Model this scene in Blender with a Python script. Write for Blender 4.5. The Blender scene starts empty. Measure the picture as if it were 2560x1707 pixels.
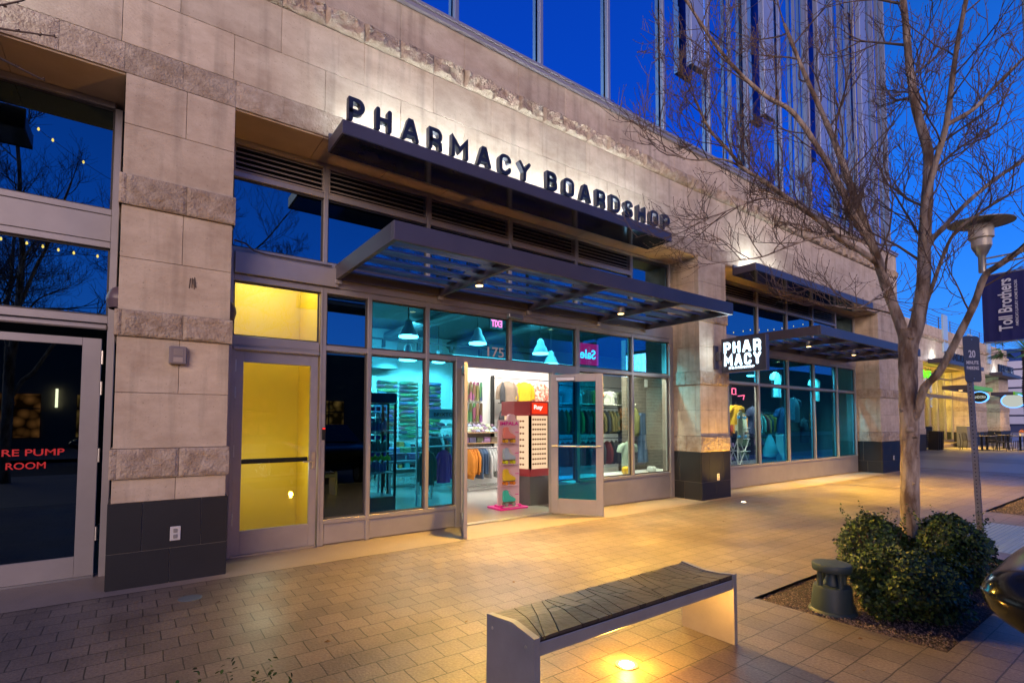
import bpy, bmesh, math, random
from mathutils import Vector, Matrix, noise
C = bpy.data.collections.new('Scene_objects'); bpy.context.scene.collection.children.link(C)
R = math.radians; PI = math.pi
rnd = random.Random(7)
sc = bpy.context.scene
# ------------------------------------------------------------------ camera
cam = bpy.data.cameras.new('camera'); co = bpy.data.objects.new('camera', cam); C.objects.link(co)
cam.sensor_width = 36; cam.lens = 1284.07/2560*36
cam.shift_x = (1280-1269.8)/2560; cam.shift_y = (993.5-853.5)/2560
cam.clip_start = .05; cam.clip_end = 1500
yaw, pitch, roll = 0.6274969, 0.045905, 0.0015526
fwd = Vector((math.sin(yaw)*math.cos(pitch), math.cos(yaw)*math.cos(pitch), math.sin(pitch)))
rt = Vector((math.cos(yaw), -math.sin(yaw), 0)); up = rt.cross(fwd)
r3 = rt*math.cos(roll)+up*math.sin(roll); u3 = up*math.cos(roll)-rt*math.sin(roll)
m = Matrix((r3, u3, -fwd)).transposed().to_4x4(); m.translation = (0, 0, 1.5)
co.matrix_world = m
sc.camera = co
# ------------------------------------------------------------------ sky
w = bpy.data.worlds.new('World'); sc.world = w; w.use_nodes = True
nt = w.node_tree; bg = nt.nodes['Background']
tc = nt.nodes.new('ShaderNodeTexCoord'); sx = nt.nodes.new('ShaderNodeSeparateXYZ'); nt.links.new(tc.outputs['Generated'], sx.inputs[0])
rp = nt.nodes.new('ShaderNodeValToRGB'); nt.links.new(sx.outputs[2], rp.inputs[0])
cr = rp.color_ramp; cr.elements[0].position = 0.0; cr.elements[0].color = (.12, .33, .80, 1)
cr.elements[1].position = 1.0; cr.elements[1].color = (.006, .03, .20, 1)
for p, c in ((.12, (.035, .24, .86, 1)), (.3, (.010, .15, .74, 1)), (.55, (.006, .085, .44, 1))):
    e = cr.elements.new(p); e.color = c
nt.links.new(rp.outputs[0], bg.inputs[0]); bg.inputs[1].default_value = 1.25
# ------------------------------------------------------------------ afterglow (soft low sun behind the camera)
sun = bpy.data.lights.new('afterglow', 'SUN'); so = bpy.data.objects.new('afterglow', sun); C.objects.link(so)
sun.energy = 3.7; sun.angle = R(46); sun.color = (1, .70, .50)
d = Vector((math.sin(R(40))*math.cos(R(11)), math.cos(R(40))*math.cos(R(11)), -math.sin(R(11))))
so.rotation_euler = d.to_track_quat('-Z', 'Y').to_euler()
sc.view_settings.view_transform = 'Standard'; sc.view_settings.look = 'None'; sc.view_settings.exposure = .12; sc.view_settings.gamma = 1
sc.cycles.max_bounces = 10; sc.cycles.transparent_max_bounces = 16; sc.cycles.diffuse_bounces = 4; sc.cycles.glossy_bounces = 4
sc.cycles.sample_clamp_indirect = 6; sc.cycles.use_denoising = True; sc.cycles.caustics_reflective = False

# ------------------------------------------------------------------ materials
MATS = {}
def mat(name, col, rough=.6, metal=0, col2=None, ns=4, nd=4, amt=.5, bump=0, bs=None, island=0, emit=None, es=1, stretch=None, spec=.5, coat=0):
    if name in MATS: return MATS[name]
    m = bpy.data.materials.new(name); m.use_nodes = True; MATS[name] = m
    t = m.node_tree; b = t.nodes['Principled BSDF']; L = t.links.new
    b.inputs['Base Color'].default_value = (*col, 1); b.inputs['Roughness'].default_value = rough; b.inputs['Metallic'].default_value = metal
    b.inputs['Specular IOR Level'].default_value = spec; b.inputs['Coat Weight'].default_value = coat
    out = None
    if col2 or bump:
        tc = t.nodes.new('ShaderNodeTexCoord'); mp = t.nodes.new('ShaderNodeMapping'); L(tc.outputs['Object'], mp.inputs[0])
        if stretch: mp.inputs['Scale'].default_value = stretch
    if col2:
        n = t.nodes.new('ShaderNodeTexNoise'); n.inputs['Scale'].default_value = ns; n.inputs['Detail'].default_value = nd; n.inputs['Roughness'].default_value = .6
        L(mp.outputs[0], n.inputs[0])
        r = t.nodes.new('ShaderNodeMapRange'); r.inputs[1].default_value = .5-amt/2; r.inputs[2].default_value = .5+amt/2; L(n.outputs[0], r.inputs[0])
        x = t.nodes.new('ShaderNodeMix'); x.data_type = 'RGBA'; L(r.outputs[0], x.inputs[0])
        x.inputs[6].default_value = (*col, 1); x.inputs[7].default_value = (*col2, 1); out = x.outputs[2]
    if island:
        g = t.nodes.new('ShaderNodeNewGeometry'); h = t.nodes.new('ShaderNodeHueSaturation')
        r = t.nodes.new('ShaderNodeMapRange'); r.inputs[3].default_value = 1-island; r.inputs[4].default_value = 1+island; L(g.outputs['Random Per Island'], r.inputs[0])
        L(r.outputs[0], h.inputs['Value'])
        if out: L(out, h.inputs['Color'])
        else: h.inputs['Color'].default_value = (*col, 1)
        out = h.outputs[0]
    if out: L(out, b.inputs['Base Color'])
    if bump:
        n = t.nodes.new('ShaderNodeTexNoise'); n.inputs['Scale'].default_value = bs or ns*4; n.inputs['Detail'].default_value = 5
        L(mp.outputs[0], n.inputs[0])
        k = t.nodes.new('ShaderNodeBump'); k.inputs['Strength'].default_value = bump; k.inputs['Distance'].default_value = .02; L(n.outputs[0], k.inputs['Height']); L(k.outputs[0], b.inputs['Normal'])
    if emit:
        b.inputs['Emission Color'].default_value = (*emit, 1); b.inputs['Emission Strength'].default_value = es
    return m
def glass(name, tint, refl=(1, 1, 1), base=.12, rough=.0, gain=1.0):
    m = bpy.data.materials.new(name); m.use_nodes = True; MATS[name] = m
    t = m.node_tree; t.nodes.remove(t.nodes['Principled BSDF']); L = t.links.new
    a = t.nodes.new('ShaderNodeBsdfTransparent'); a.inputs[0].default_value = (*tint, 1)
    g = t.nodes.new('ShaderNodeBsdfGlossy'); g.inputs['Color'].default_value = (*refl, 1); g.inputs['Roughness'].default_value = rough
    lw = t.nodes.new('ShaderNodeFresnel'); lw.inputs[0].default_value = 1.45
    mr = t.nodes.new('ShaderNodeMapRange'); mr.inputs[3].default_value = base; mr.inputs[4].default_value = gain; L(lw.outputs[0], mr.inputs[0])
    mx = t.nodes.new('ShaderNodeMixShader'); L(mr.outputs[0], mx.inputs[0]); L(a.outputs[0], mx.inputs[1]); L(g.outputs[0], mx.inputs[2])
    L(mx.outputs[0], t.nodes['Material Output'].inputs[0]); return m
def emis(name, col, s):
    m = bpy.data.materials.new(name); m.use_nodes = True; t = m.node_tree; t.nodes.remove(t.nodes['Principled BSDF'])
    e = t.nodes.new('ShaderNodeEmission'); e.inputs[0].default_value = (*col, 1); e.inputs[1].default_value = s
    t.links.new(e.outputs[0], t.nodes['Material Output'].inputs[0]); MATS[name] = m; return m
STONE = mat('travertine', (.57, .48, .36), .75, col2=(.42, .33, .235), ns=3.4, nd=12, amt=.36, bump=.28, bs=38, island=.12, stretch=(1, 1, 1.6))
ROUGH = mat('split_travertine', (.48, .40, .31), .85, col2=(.26, .19, .13), ns=9, nd=8, amt=.42, bump=.9, bs=45, island=.13)
def add_streaks(m):      # rain run-off and soot streaks
    t = m.node_tree; b = t.nodes['Principled BSDF']; src = b.inputs['Base Color'].links[0].from_socket
    tc = t.nodes.new('ShaderNodeTexCoord'); mp = t.nodes.new('ShaderNodeMapping'); mp.inputs['Scale'].default_value = (7, 7, .55); n = t.nodes.new('ShaderNodeTexNoise'); n.inputs['Scale'].default_value = 1; n.inputs['Detail'].default_value = 6
    t.links.new(tc.outputs['Object'], mp.inputs[0]); t.links.new(mp.outputs[0], n.inputs[0]); r = t.nodes.new('ShaderNodeMapRange'); r.inputs[1].default_value = .52; r.inputs[2].default_value = .74; r.inputs[3].default_value = 1; r.inputs[4].default_value = .68; t.links.new(n.outputs[0], r.inputs[0])
    n2 = t.nodes.new('ShaderNodeTexNoise'); n2.inputs['Scale'].default_value = 46; n2.inputs['Detail'].default_value = 4; t.links.new(tc.outputs['Object'], n2.inputs[0]); r2 = t.nodes.new('ShaderNodeMapRange'); r2.inputs[1].default_value = .64; r2.inputs[2].default_value = .72; r2.inputs[3].default_value = 1; r2.inputs[4].default_value = .7; t.links.new(n2.outputs[0], r2.inputs[0])
    mu = t.nodes.new('ShaderNodeMath'); mu.operation = 'MULTIPLY'; t.links.new(r.outputs[0], mu.inputs[0]); t.links.new(r2.outputs[0], mu.inputs[1])
    h = t.nodes.new('ShaderNodeHueSaturation'); t.links.new(src, h.inputs['Color']); t.links.new(mu.outputs[0], h.inputs['Value']); t.links.new(h.outputs[0], b.inputs['Base Color'])
add_streaks(STONE)
JOINT = mat('stone_joint', (.16, .13, .11), .9)
TILE = mat('dark_tile', (.008, .009, .012), .5, col2=(.012, .013, .016), ns=3, nd=5, bump=.05, bs=60, island=.15)
GROUT = mat('tile_grout', (.22, .2, .18), .8)
FRAME = mat('anodised_frame', (.36, .335, .335), .42, .35, col2=(.30, .28, .28), ns=3, nd=3)
FRAME_D = mat('frame_shadow_gap', (.05, .045, .045), .6)
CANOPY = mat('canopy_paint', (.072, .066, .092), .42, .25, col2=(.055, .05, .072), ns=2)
BLADE = mat('canopy_blade', (.05, .11, .42), .3, .5)  # blue of the reflected sky is put into the base colour
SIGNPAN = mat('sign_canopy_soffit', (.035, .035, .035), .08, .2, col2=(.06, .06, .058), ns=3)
LOUV = mat('louvre_metal', (.33, .285, .255), .5, .2)
BLACK = mat('black_void', (.008, .008, .009), .8)
SOFF = mat('soffit_plaster', (.58, .45, .31), .8, col2=(.44, .33, .22), ns=2.2, nd=6, bump=.1)
LETTER = mat('letter_face', (.010, .013, .035), .45)
STEEL = mat('brushed_steel', (.5, .49, .48), .32, .9)
ALU = mat('bench_steel', (.30, .305, .33), .45, .4, col2=(.23, .235, .25), ns=5, nd=6, bump=.03, bs=50)
CYAN = glass('tinted_window_glass', (.21, .70, .86), (.5, .8, 1), .03, gain=.34)
CLEAR = glass('clear_window_glass', (.88, .95, .88), (.8, .9, 1), .03, gain=.42)
DARKG = glass('dark_reflective_glass', (.015, .02, .022), (.30, .55, .75), .34, gain=.9)
DARKD = glass('dark_door_glass', (.02, .03, .025), (.22, .32, .34), .30, gain=.8)
DOORG = glass('door_tinted_glass', (.08, .58, .78), (.4, .7, 1), .05, gain=.42)
def wallmat(name, c): return mat(name, c, .7, col2=tuple(x*.93 for x in c), ns=2)
WHITE = wallmat('shop_wall_white', (.78, .78, .74))
FLOOR = mat('polished_concrete', (.38, .35, .31), .10, col2=(.33, .32, .30), ns=2.5, nd=5)
DARKM = mat('black_metal', (.012, .012, .013), .4, .3)
WOOD = mat('shelf_wood', (.42, .25, .12), .5, col2=(.30, .17, .08), ns=6, stretch=(1, 12, 12))
# ------------------------------------------------------------------ geometry helpers
def wl(o):
    v = Vector((0, 0, 0))
    while o is not None: v += o.location; o = o.parent
    return v
class G:
    def __init__(s): s.v = []; s.f = []; s.sm = False
    def add(s, vs, fs):
        k = len(s.v); s.v += [tuple(v) for v in vs]; s.f += [tuple(k+i for i in f) for f in fs]; return s
    def box(s, x0, x1, y0, y1, z0, z1):
        if x0 > x1: x0, x1 = x1, x0
        if y0 > y1: y0, y1 = y1, y0
        if z0 > z1: z0, z1 = z1, z0
        return s.add([(x0, y0, z0), (x1, y0, z0), (x1, y1, z0), (x0, y1, z0), (x0, y0, z1), (x1, y0, z1), (x1, y1, z1), (x0, y1, z1)],
                     [(0, 3, 2, 1), (4, 5, 6, 7), (0, 1, 5, 4), (1, 2, 6, 5), (2, 3, 7, 6), (3, 0, 4, 7)])
    def bbox(s, x0, x1, y0, y1, z0, z1, b=.004):      # box with chamfered edges
        bm = bmesh.new(); bmesh.ops.create_cube(bm, size=1)
        for v in bm.verts: v.co = Vector(((x0+x1)/2+v.co.x*(x1-x0), (y0+y1)/2+v.co.y*(y1-y0), (z0+z1)/2+v.co.z*(z1-z0)))
        bmesh.ops.bevel(bm, geom=bm.edges[:], offset=b, segments=1, affect='EDGES')
        s.frombm(bm); return s
    def frombm(s, bm, M=None):
        bm.verts.ensure_lookup_table(); k = len(s.v)
        for i, v in enumerate(bm.verts): v.index = i
        s.v += [tuple((M @ v.co) if M else v.co) for v in bm.verts]
        s.f += [tuple(k+v.index for v in f.verts) for f in bm.faces]; bm.free(); return s
    def mesh(s, me, M): 
        k = len(s.v); s.v += [tuple(M @ v.co) for v in me.vertices]; s.f += [tuple(k+i for i in p.vertices) for p in me.polygons]; return s
    def prism(s, pts, f0, f1):      # pts: 2d list ; f0/f1 map a 2d point to the two end caps
        n = len(pts); a = [f0(p) for p in pts]; b = [f1(p) for p in pts]
        return s.add(a+b, [tuple(range(n))[::-1], tuple(range(n, 2*n))]+[(i, (i+1) % n, n+(i+1) % n, n+i) for i in range(n)])
    def tube(s, pts, rad, n=6, cap=True):
        pts = [Vector(p) for p in pts]; rad = rad if isinstance(rad, (list, tuple)) else [rad]*len(pts)
        base = len(s.v); pr = None
        for i, p in enumerate(pts):
            t = (pts[min(i+1, len(pts)-1)]-pts[max(i-1, 0)]); t = t.normalized() if t.length > 1e-9 else Vector((0, 0, 1))
            if pr is None: a = t.orthogonal().normalized()
            else: a = pr-t*pr.dot(t); a = a.normalized() if a.length > 1e-6 else t.orthogonal().normalized()
            pr = a; b = t.cross(a)
            for k in range(n):
                q = 2*PI*k/n; s.v.append(tuple(p+(a*math.cos(q)+b*math.sin(q))*rad[i]))
        for i in range(len(pts)-1):
            for k in range(n):
                o = base+i*n; s.f.append((o+k, o+(k+1) % n, o+n+(k+1) % n, o+n+k))
        if cap and n > 3: s.f.append(tuple(base+k for k in range(n))[::-1]); s.f.append(tuple(base+(len(pts)-1)*n+k for k in range(n)))
        return s
    def lathe(s, prof, cx, cy, n=24, a0=0, a1=2*PI):   # prof: (r, z)
        base = len(s.v); full = abs(a1-a0-2*PI) < 1e-6; m = n if full else n+1
        for r, z in prof:
            for k in range(m):
                q = a0+(a1-a0)*k/n; s.v.append((cx+r*math.cos(q), cy+r*math.sin(q), z))
        for i in range(len(prof)-1):
            for k in range(n):
                k2 = (k+1) % m; o = base+i*m; s.f.append((o+k, o+k2, o+m+k2, o+m+k))
        if full:
            if prof[0][0] > 1e-4: s.f.append(tuple(base+k for k in range(m))[::-1])
            if prof[-1][0] > 1e-4: s.f.append(tuple(base+(len(prof)-1)*m+k for k in range(m)))
        return s
    def obb(s, c, ax, ay, az):  # centre and three half axes
        c, ax, ay, az = map(Vector, (c, ax, ay, az)); vs = [c+ax*i+ay*j+az*k for k in (-1, 1) for i, j in ((-1, -1), (1, -1), (1, 1), (-1, 1))]
        return s.add(vs, [(0, 3, 2, 1), (4, 5, 6, 7), (0, 1, 5, 4), (1, 2, 6, 5), (2, 3, 7, 6), (3, 0, 4, 7)])
    def obj(s, name, mt, parent=None, smooth=None):
        me = bpy.data.meshes.new(name); o = bpy.data.objects.new(name, me); C.objects.link(o)
        off = Vector((0, 0, 0))
        if parent is not None: o.parent = parent; off = wl(parent)
        me.from_pydata([tuple(Vector(v)-off) for v in s.v] if off.length else s.v, [], s.f)
        me.materials.append(mt)
        if smooth or s.sm: me.polygons.foreach_set('use_smooth', [True]*len(me.polygons)); me.set_sharp_from_angle(angle=R(38))
        me.update(); return o
def thing(name, label, cat, loc=(0, 0, 0), group=None):
    o = bpy.data.objects.new(name, None); C.objects.link(o); o.location = loc; o.empty_display_size = .1
    o['label'] = label; o['category'] = cat
    if group: o['group'] = group
    return o
def tag(o, label, cat, group=None):
    o['label'] = label; o['category'] = cat
    if group: o['group'] = group
    return o
def struct(o): o['kind'] = 'structure'; return o
def lamp(name, typ, loc, e, col, parent=None, **k):
    l = bpy.data.lights.new(name, typ); o = bpy.data.objects.new(name, l); C.objects.link(o)
    o.location = Vector(loc)-(wl(parent) if parent else Vector((0, 0, 0))); o.parent = parent
    l.energy = e; l.color = col
    dr = k.pop('dir', None)
    for a, b in k.items(): setattr(l, a, b)
    if dr: o.rotation_euler = Vector(dr).to_track_quat('-Z', 'Y').to_euler()
    return o
_tm = {}
def textmesh(body, off=0.0, ext=.5, bevel=0):
    key = (body, off, ext, bevel)
    if key in _tm: return _tm[key]
    if body == 'M' and off > 0:      # the font's own M folds over itself when emboldened
        k = .125+off*1.1; g = G(); g.prism([(0, 0), (0, .7), (k, .7), (.36, .34), (.72-k, .7), (.72, .7), (.72, 0), (.72-k, 0), (.72-k, .70-k*2.0), (.36, .30-k*1.15), (k, .70-k*2.0), (k, 0)], lambda p: (p[0], p[1], -.5), lambda p: (p[0], p[1], .5))
        me = bpy.data.meshes.new('t'); me.from_pydata(g.v, [], g.f); _tm[key] = me; return me
    cu = bpy.data.curves.new('t', 'FONT'); cu.body = body; cu.size = 1; cu.offset = off; cu.extrude = ext; cu.bevel_depth = bevel; cu.resolution_u = 4
    o = bpy.data.objects.new('t', cu); bpy.context.scene.collection.objects.link(o)
    dg = bpy.context.evaluated_depsgraph_get(); dg.update()
    me = bpy.data.meshes.new_from_object(o.evaluated_get(dg)); bpy.data.objects.remove(o); bpy.data.curves.remove(cu)
    _tm[key] = me; return me
def text(name, body, org, ux, uz, w, h, dep, mt, parent=None, off=0.0, bevel=0):
    """text filling a w x h rectangle whose lower left corner is org, right = ux, up = uz"""
    me = textmesh(body, off, .5, bevel); xs = [v.co.x for v in me.vertices]; ys = [v.co.y for v in me.vertices]
    x0, x1, y0, y1 = min(xs), max(xs), min(ys), max(ys); ux = Vector(ux).normalized(); uz = Vector(uz).normalized(); un = ux.cross(uz)
    sx_, sy_ = w/(x1-x0), h/(y1-y0); org = Vector(org); g = G()
    g.v = [tuple(org+ux*(v.co.x-x0)*sx_+uz*(v.co.y-y0)*sy_+un*v.co.z*dep) for v in me.vertices]; g.f = [tuple(p.vertices) for p in me.polygons]
    return g.obj(name, mt, parent)
def copytree(o, parent=None):
    c = o.copy(); C.objects.link(c); c.parent = parent
    for ch in list(o.children): copytree(ch, c)
    return c
X_, Z_ = (1, 0, 0), (0, 0, 1)

# ================================================================== GROUND
def paver_mat():
    m = bpy.data.materials.new('concrete_pavers'); m.use_nodes = True; t = m.node_tree; b = t.nodes['Principled BSDF']; L = t.links.new
    tc = t.nodes.new('ShaderNodeTexCoord'); mp = t.nodes.new('ShaderNodeMapping'); mp.inputs['Location'].default_value = (.0975, -.029, 0)
    L(tc.outputs['Object'], mp.inputs[0])
    # slight wobble of the joints
    nz = t.nodes.new('ShaderNodeTexNoise'); nz.inputs['Scale'].default_value = 6; L(tc.outputs['Object'], nz.inputs[0])
    vm = t.nodes.new('ShaderNodeVectorMath'); vm.operation = 'MULTIPLY_ADD'; vm.inputs[1].default_value = (.012, .012, 0); L(nz.outputs['Color'], vm.inputs[0]); L(mp.outputs[0], vm.inputs[2])
    br = t.nodes.new('ShaderNodeTexBrick'); L(vm.outputs[0], br.inputs['Vector'])
    br.offset = .5; br.inputs['Scale'].default_value = 1; br.inputs['Brick Width'].default_value = .1945; br.inputs['Row Height'].default_value = .1945
    br.inputs['Mortar Size'].default_value = .0042; br.inputs['Mortar Smooth'].default_value = .1; br.inputs['Bias'].default_value = 0
    br.inputs['Color1'].default_value = (.185, .150, .122, 1); br.inputs['Color2'].default_value = (.138, .113, .095, 1); br.inputs['Mortar'].default_value = (.04, .033, .028, 1)
    n = t.nodes.new('ShaderNodeTexNoise'); n.inputs['Scale'].default_value = 60; n.inputs['Detail'].default_value = 6; L(tc.outputs['Object'], n.inputs[0])
    n2 = t.nodes.new('ShaderNodeTexNoise'); n2.inputs['Scale'].default_value = .9; n2.inputs['Detail'].default_value = 5; L(tc.outputs['Object'], n2.inputs[0])
    r1 = t.nodes.new('ShaderNodeMapRange'); r1.inputs[1].default_value = .3; r1.inputs[2].default_value = .7; r1.inputs[3].default_value = .72; r1.inputs[4].default_value = 1.2; L(n.outputs[0], r1.inputs[0])
    r2 = t.nodes.new('ShaderNodeMapRange'); r2.inputs[1].default_value = .3; r2.inputs[2].default_value = .7; r2.inputs[3].default_value = .78; r2.inputs[4].default_value = 1.15; L(n2.outputs[0], r2.inputs[0])
    mu = t.nodes.new('ShaderNodeMath'); mu.operation = 'MULTIPLY'; L(r1.outputs[0], mu.inputs[0]); L(r2.outputs[0], mu.inputs[1])
    hs = t.nodes.new('ShaderNodeHueSaturation'); L(br.outputs['Color'], hs.inputs['Color']); L(mu.outputs[0], hs.inputs['Value']); L(hs.outputs[0], b.inputs['Base Color'])
    n3 = t.nodes.new('ShaderNodeTexNoise'); n3.inputs['Scale'].default_value = 2.2; n3.inputs['Detail'].default_value = 6; L(tc.outputs['Object'], n3.inputs[0])
    r3_ = t.nodes.new('ShaderNodeMapRange'); r3_.inputs[1].default_value = .48; r3_.inputs[2].default_value = .72; r3_.inputs[3].default_value = 1.05; r3_.inputs[4].default_value = .72; L(n3.outputs[0], r3_.inputs[0])
    mu2 = t.nodes.new('ShaderNodeMath'); mu2.operation = 'MULTIPLY'; L(mu.outputs[0], mu2.inputs[0]); L(r3_.outputs[0], mu2.inputs[1]); L(mu2.outputs[0], hs.inputs['Value'])
    rr = t.nodes.new('ShaderNodeMapRange'); rr.inputs[1].default_value = .35; rr.inputs[2].default_value = .65; rr.inputs[3].default_value = .33; rr.inputs[4].default_value = .50; L(n2.outputs[0], rr.inputs[0]); L(rr.outputs[0], b.inputs['Roughness'])
    ad = t.nodes.new('ShaderNodeMath'); ad.operation = 'MULTIPLY_ADD'; L(br.outputs['Fac'], ad.inputs[0]); ad.inputs[1].default_value = -1.6; L(n.outputs[0], ad.inputs[2])
    bp = t.nodes.new('ShaderNodeBump'); bp.inputs['Strength'].default_value = .55; bp.inputs['Distance'].default_value = .004; L(ad.outputs[0], bp.inputs['Height']); L(bp.outputs[0], b.inputs['Normal'])
    return m
PAVE = paver_mat()
CONC = mat('sidewalk_concrete', (.27, .225, .195), .55, col2=(.20, .165, .145), ns=1.3, nd=7, bump=.15, bs=70)
PLAZA = mat('plaza_concrete', (.20, .195, .20), .38, col2=(.14, .138, .145), ns=.35, nd=6, bump=.06, bs=30, stretch=(.4, 1, 1))
ASPH = mat('asphalt', (.055, .055, .058), .75, col2=(.035, .035, .038), ns=4, bump=.4, bs=90)
GRAVM = mat('gravel_ground', (.075, .055, .05), .9, col2=(.03, .022, .02), ns=55, nd=3, amt=.3, bump=1, bs=70)
def sheet(name, x0, x1, y0, y1, z, mt): return struct(G().add([(x0, y0, z), (x1, y0, z), (x1, y1, z), (x0, y1, z)], [(0, 1, 2, 3)]).obj(name, mt))
CURB = .45
sheet('corner_pavement', -30, 2.2, -6, CURB-.03, 0, CONC)
sheet('ground', -900, 900, -900, 900, -.2, ASPH)
sheet('street', -60, 200, -14, CURB, -.15, ASPH)
PX = [(-12, 4.32), (7.7, 11.6)]
g = G()      # pavement with the two planting beds left open
def q(x0, x1, y0, y1): g.add([(x0, y0, 0), (x1, y0, 0), (x1, y1, 0), (x0, y1, 0)], [(0, 1, 2, 3)])
q(-12, 4.32, CURB+.12, 5.6); q(4.32, 7.7, CURB+.12, 1.085); q(4.32, 7.7, 2.375, 5.6); q(7.7, 11.6, CURB+.12, 5.6); q(11.6, 15.5, CURB+.12, .9); q(11.6, 15.5, 2.35, 5.6); q(15.5, 21, CURB+.12, 5.6)
struct(g.obj('pavement', PAVE))
sheet('concrete_strip', -12, 21, 5.6, 6.6, .003, CONC)
sheet('plaza', 21, 140, CURB+.12, 60, 0, PLAZA)
sheet('plaza_band', 25.5, 28.5, CURB+.12, 40, .004, mat('plaza_band_concrete', (.12, .115, .12), .4, col2=(.09, .088, .09), ns=1))
sheet('passage_floor', 19.3, 21, 6.6, 60, 0, PLAZA)
struct(G().bbox(-40, 60, CURB-.03, CURB+.12, -.2, .002, .012).obj('curb', mat('curb_concrete', (.33, .31, .29), .7, col2=(.25, .235, .22), ns=3, bump=.2)))
for nm, (a, b_, c, d_) in (('planting_bed', (4.32, 7.7, 1.085, 2.375)), ('planting_bed', (11.6, 15.5, .9, 2.35))):
    struct(G().add([(a, c, -.03), (b_, c, -.03), (b_, d_, -.03), (a, d_, -.03)], [(0, 1, 2, 3)]).box(a-.004, a, c, d_, -.05, -.001).obj(nm, GRAVM))
g = G()
def pebble(g, x, y, z, s):
    vs = []
    for dx, dy, dz in ((1, 0, 0), (-1, 0, 0), (0, 1, 0), (0, -1, 0), (0, 0, .7), (0, 0, -.7)):
        k = s*rnd.uniform(.6, 1.2); vs.append((x+dx*k, y+dy*k, z+dz*k))
    g.add(vs, [(0, 2, 4), (2, 1, 4), (1, 3, 4), (3, 0, 4), (2, 0, 5), (1, 2, 5), (3, 1, 5), (0, 3, 5)])
for i in range(9000):
    x = 4.34+(3.3*rnd.random()**1.5); pebble(g, x, rnd.uniform(1.1, 2.36), -.024+rnd.random()*.012, rnd.uniform(.004, .010))
for i in range(3000): pebble(g, rnd.uniform(11.62, 15.4), rnd.uniform(.95, 2.33), -.02, rnd.uniform(.008, .016))
gr = g.obj('gravel', mat('gravel_stone', (.17, .125, .115), .85, island=.55)); gr['kind'] = 'stuff'; gr['label'] = 'fine dark reddish gravel filling the planting beds'; gr['category'] = 'gravel'
# tactile pad
g = G().box(8.12, 10.35, 1.42, 2.17, -.01, .004)
for i in range(44):
    for j in range(15):
        x, y = 8.16+i*.0502, 1.45+j*.0502; g.add([(x-.012, y-.012, .004), (x+.012, y-.012, .004), (x+.012, y+.012, .004), (x-.012, y+.012, .004), (x-.006, y-.006, .010), (x+.006, y-.006, .010), (x+.006, y+.006, .010), (x-.006, y+.006, .010)],
            [(4, 5, 6, 7), (0, 1, 5, 4), (1, 2, 6, 5), (2, 3, 7, 6), (3, 0, 4, 7)])
tag(g.obj('tactile_pad', mat('tactile_blue', (.20, .27, .36), .3)), 'blue grey studded warning pad set in the pavement beside the sign post', 'tactile pad')

# ================================================================== MAIN BUILDING
F, T = 5.78, 6.42
B = thing('shop_building', 'long pink travertine shop building with dark tile pillar bases and louvred storefronts', 'building', (4.5, 6.5, 0))
GAP = .0035
def courses(g, x0, x1, z0, z1, first, L=.915, y=F, th=.12):
    xs = [x0]; k = math.ceil((x0-first)/L+1e-6); p = first+k*L
    while p < x1-.02:
        if p > x0+.02: xs.append(p)
        p += L
    xs.append(x1)
    for a, b in zip(xs, xs[1:]): g.bbox(a+GAP/2, b-GAP/2, y, y+th, z0+GAP/2, z1-GAP/2, .003)
g = G(); XL, XR = -6.2, 19.3
courses(g, XL, XR, 4.98, 5.46, .72); courses(g, XL, XR, 5.46, 5.97, .25); courses(g, XL, XR, 6.215, 6.70, .25+.46)
g.obj('stone_wall', STONE, B)
G().box(XL, XR, F+.06, F+.5, 4.705, 6.69).box(XR-.4, XR-.01, F+.02, 12, 0, 6.69).obj('wall_core', JOINT, B)
g = G()
for (a, b) in [(F, 12)]:
    z = 0
    while z < 6.6: g.bbox(XR-.02, XR+.06, a, a+3, z+.002, min(z+.488, 6.7), .003); g.bbox(XR-.02, XR+.06, a+3.004, a+6.2, z+.002, min(z+.488, 6.7), .003); z += .49
g.obj('side_wall', STONE, B)
def roughband(name, x0, x1, z0, z1, y, L, first, amp, parent, res=.016, dark=0, ends=False):
    """split-faced stones: a displaced grid for each block"""
    g = G(); xs = [x0]; k = math.ceil((x0-first)/L+1e-6); p = first+k*L
    while p < x1-.02:
        if p > x0+.02: xs.append(p)
        p += L
    xs.append(x1)
    for bi, (a, b) in enumerate(zip(xs, xs[1:])):
        a += .0015; b -= .0015; za, zb = z0+.002, z1-.002
        n = max(3, int((b-a)/res)); mz = max(4, int((zb-za)/res)); off = rnd.uniform(0, 50); pro = rnd.uniform(-.3, .5)*amp; base = len(g.v)
        for j in range(mz+1):
            for i in range(n+1):
                x = a+(b-a)*i/n; z = za+(zb-za)*j/mz
                e = min(1, min(i, n-i)/2.0, min(j, mz-j)/1.5)
                h = max(.1*amp, 1.25*amp+noise.fractal(Vector((x*5+off, off, z*7)), 1.0, 2.1, 5)*amp*1.5+noise.noise(Vector((x*30, off, z*34)))*amp*.35+pro)
                g.v.append((x, y-h*e-.0006, z))
        for j in range(mz):
            for i in range(n): o = base+j*(n+1)+i; g.f.append((o, o+1, o+n+2, o+n+1))
        # backing block
        g.box(a, b, y-.0005+.001, y+.1, za, zb)
    o = g.obj(name, ROUGH, parent); return o
roughband('rough_stone_band', XL, XR, 5.972, 6.213, F-.016, .4575, .25, .034, B)
G().box(XL, XR, F+.01, F+.06, 5.975, 6.21).obj('band_backing', STONE, B)
roughband('lintel_stone_band', XL, XR, 4.70, 4.978, F-.001, .4575, .2875, .005, B, res=.03)
G().box(XL, XR, F+.004, F+.2, 4.703, 4.975).obj('lintel_backing', STONE, B)
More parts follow.
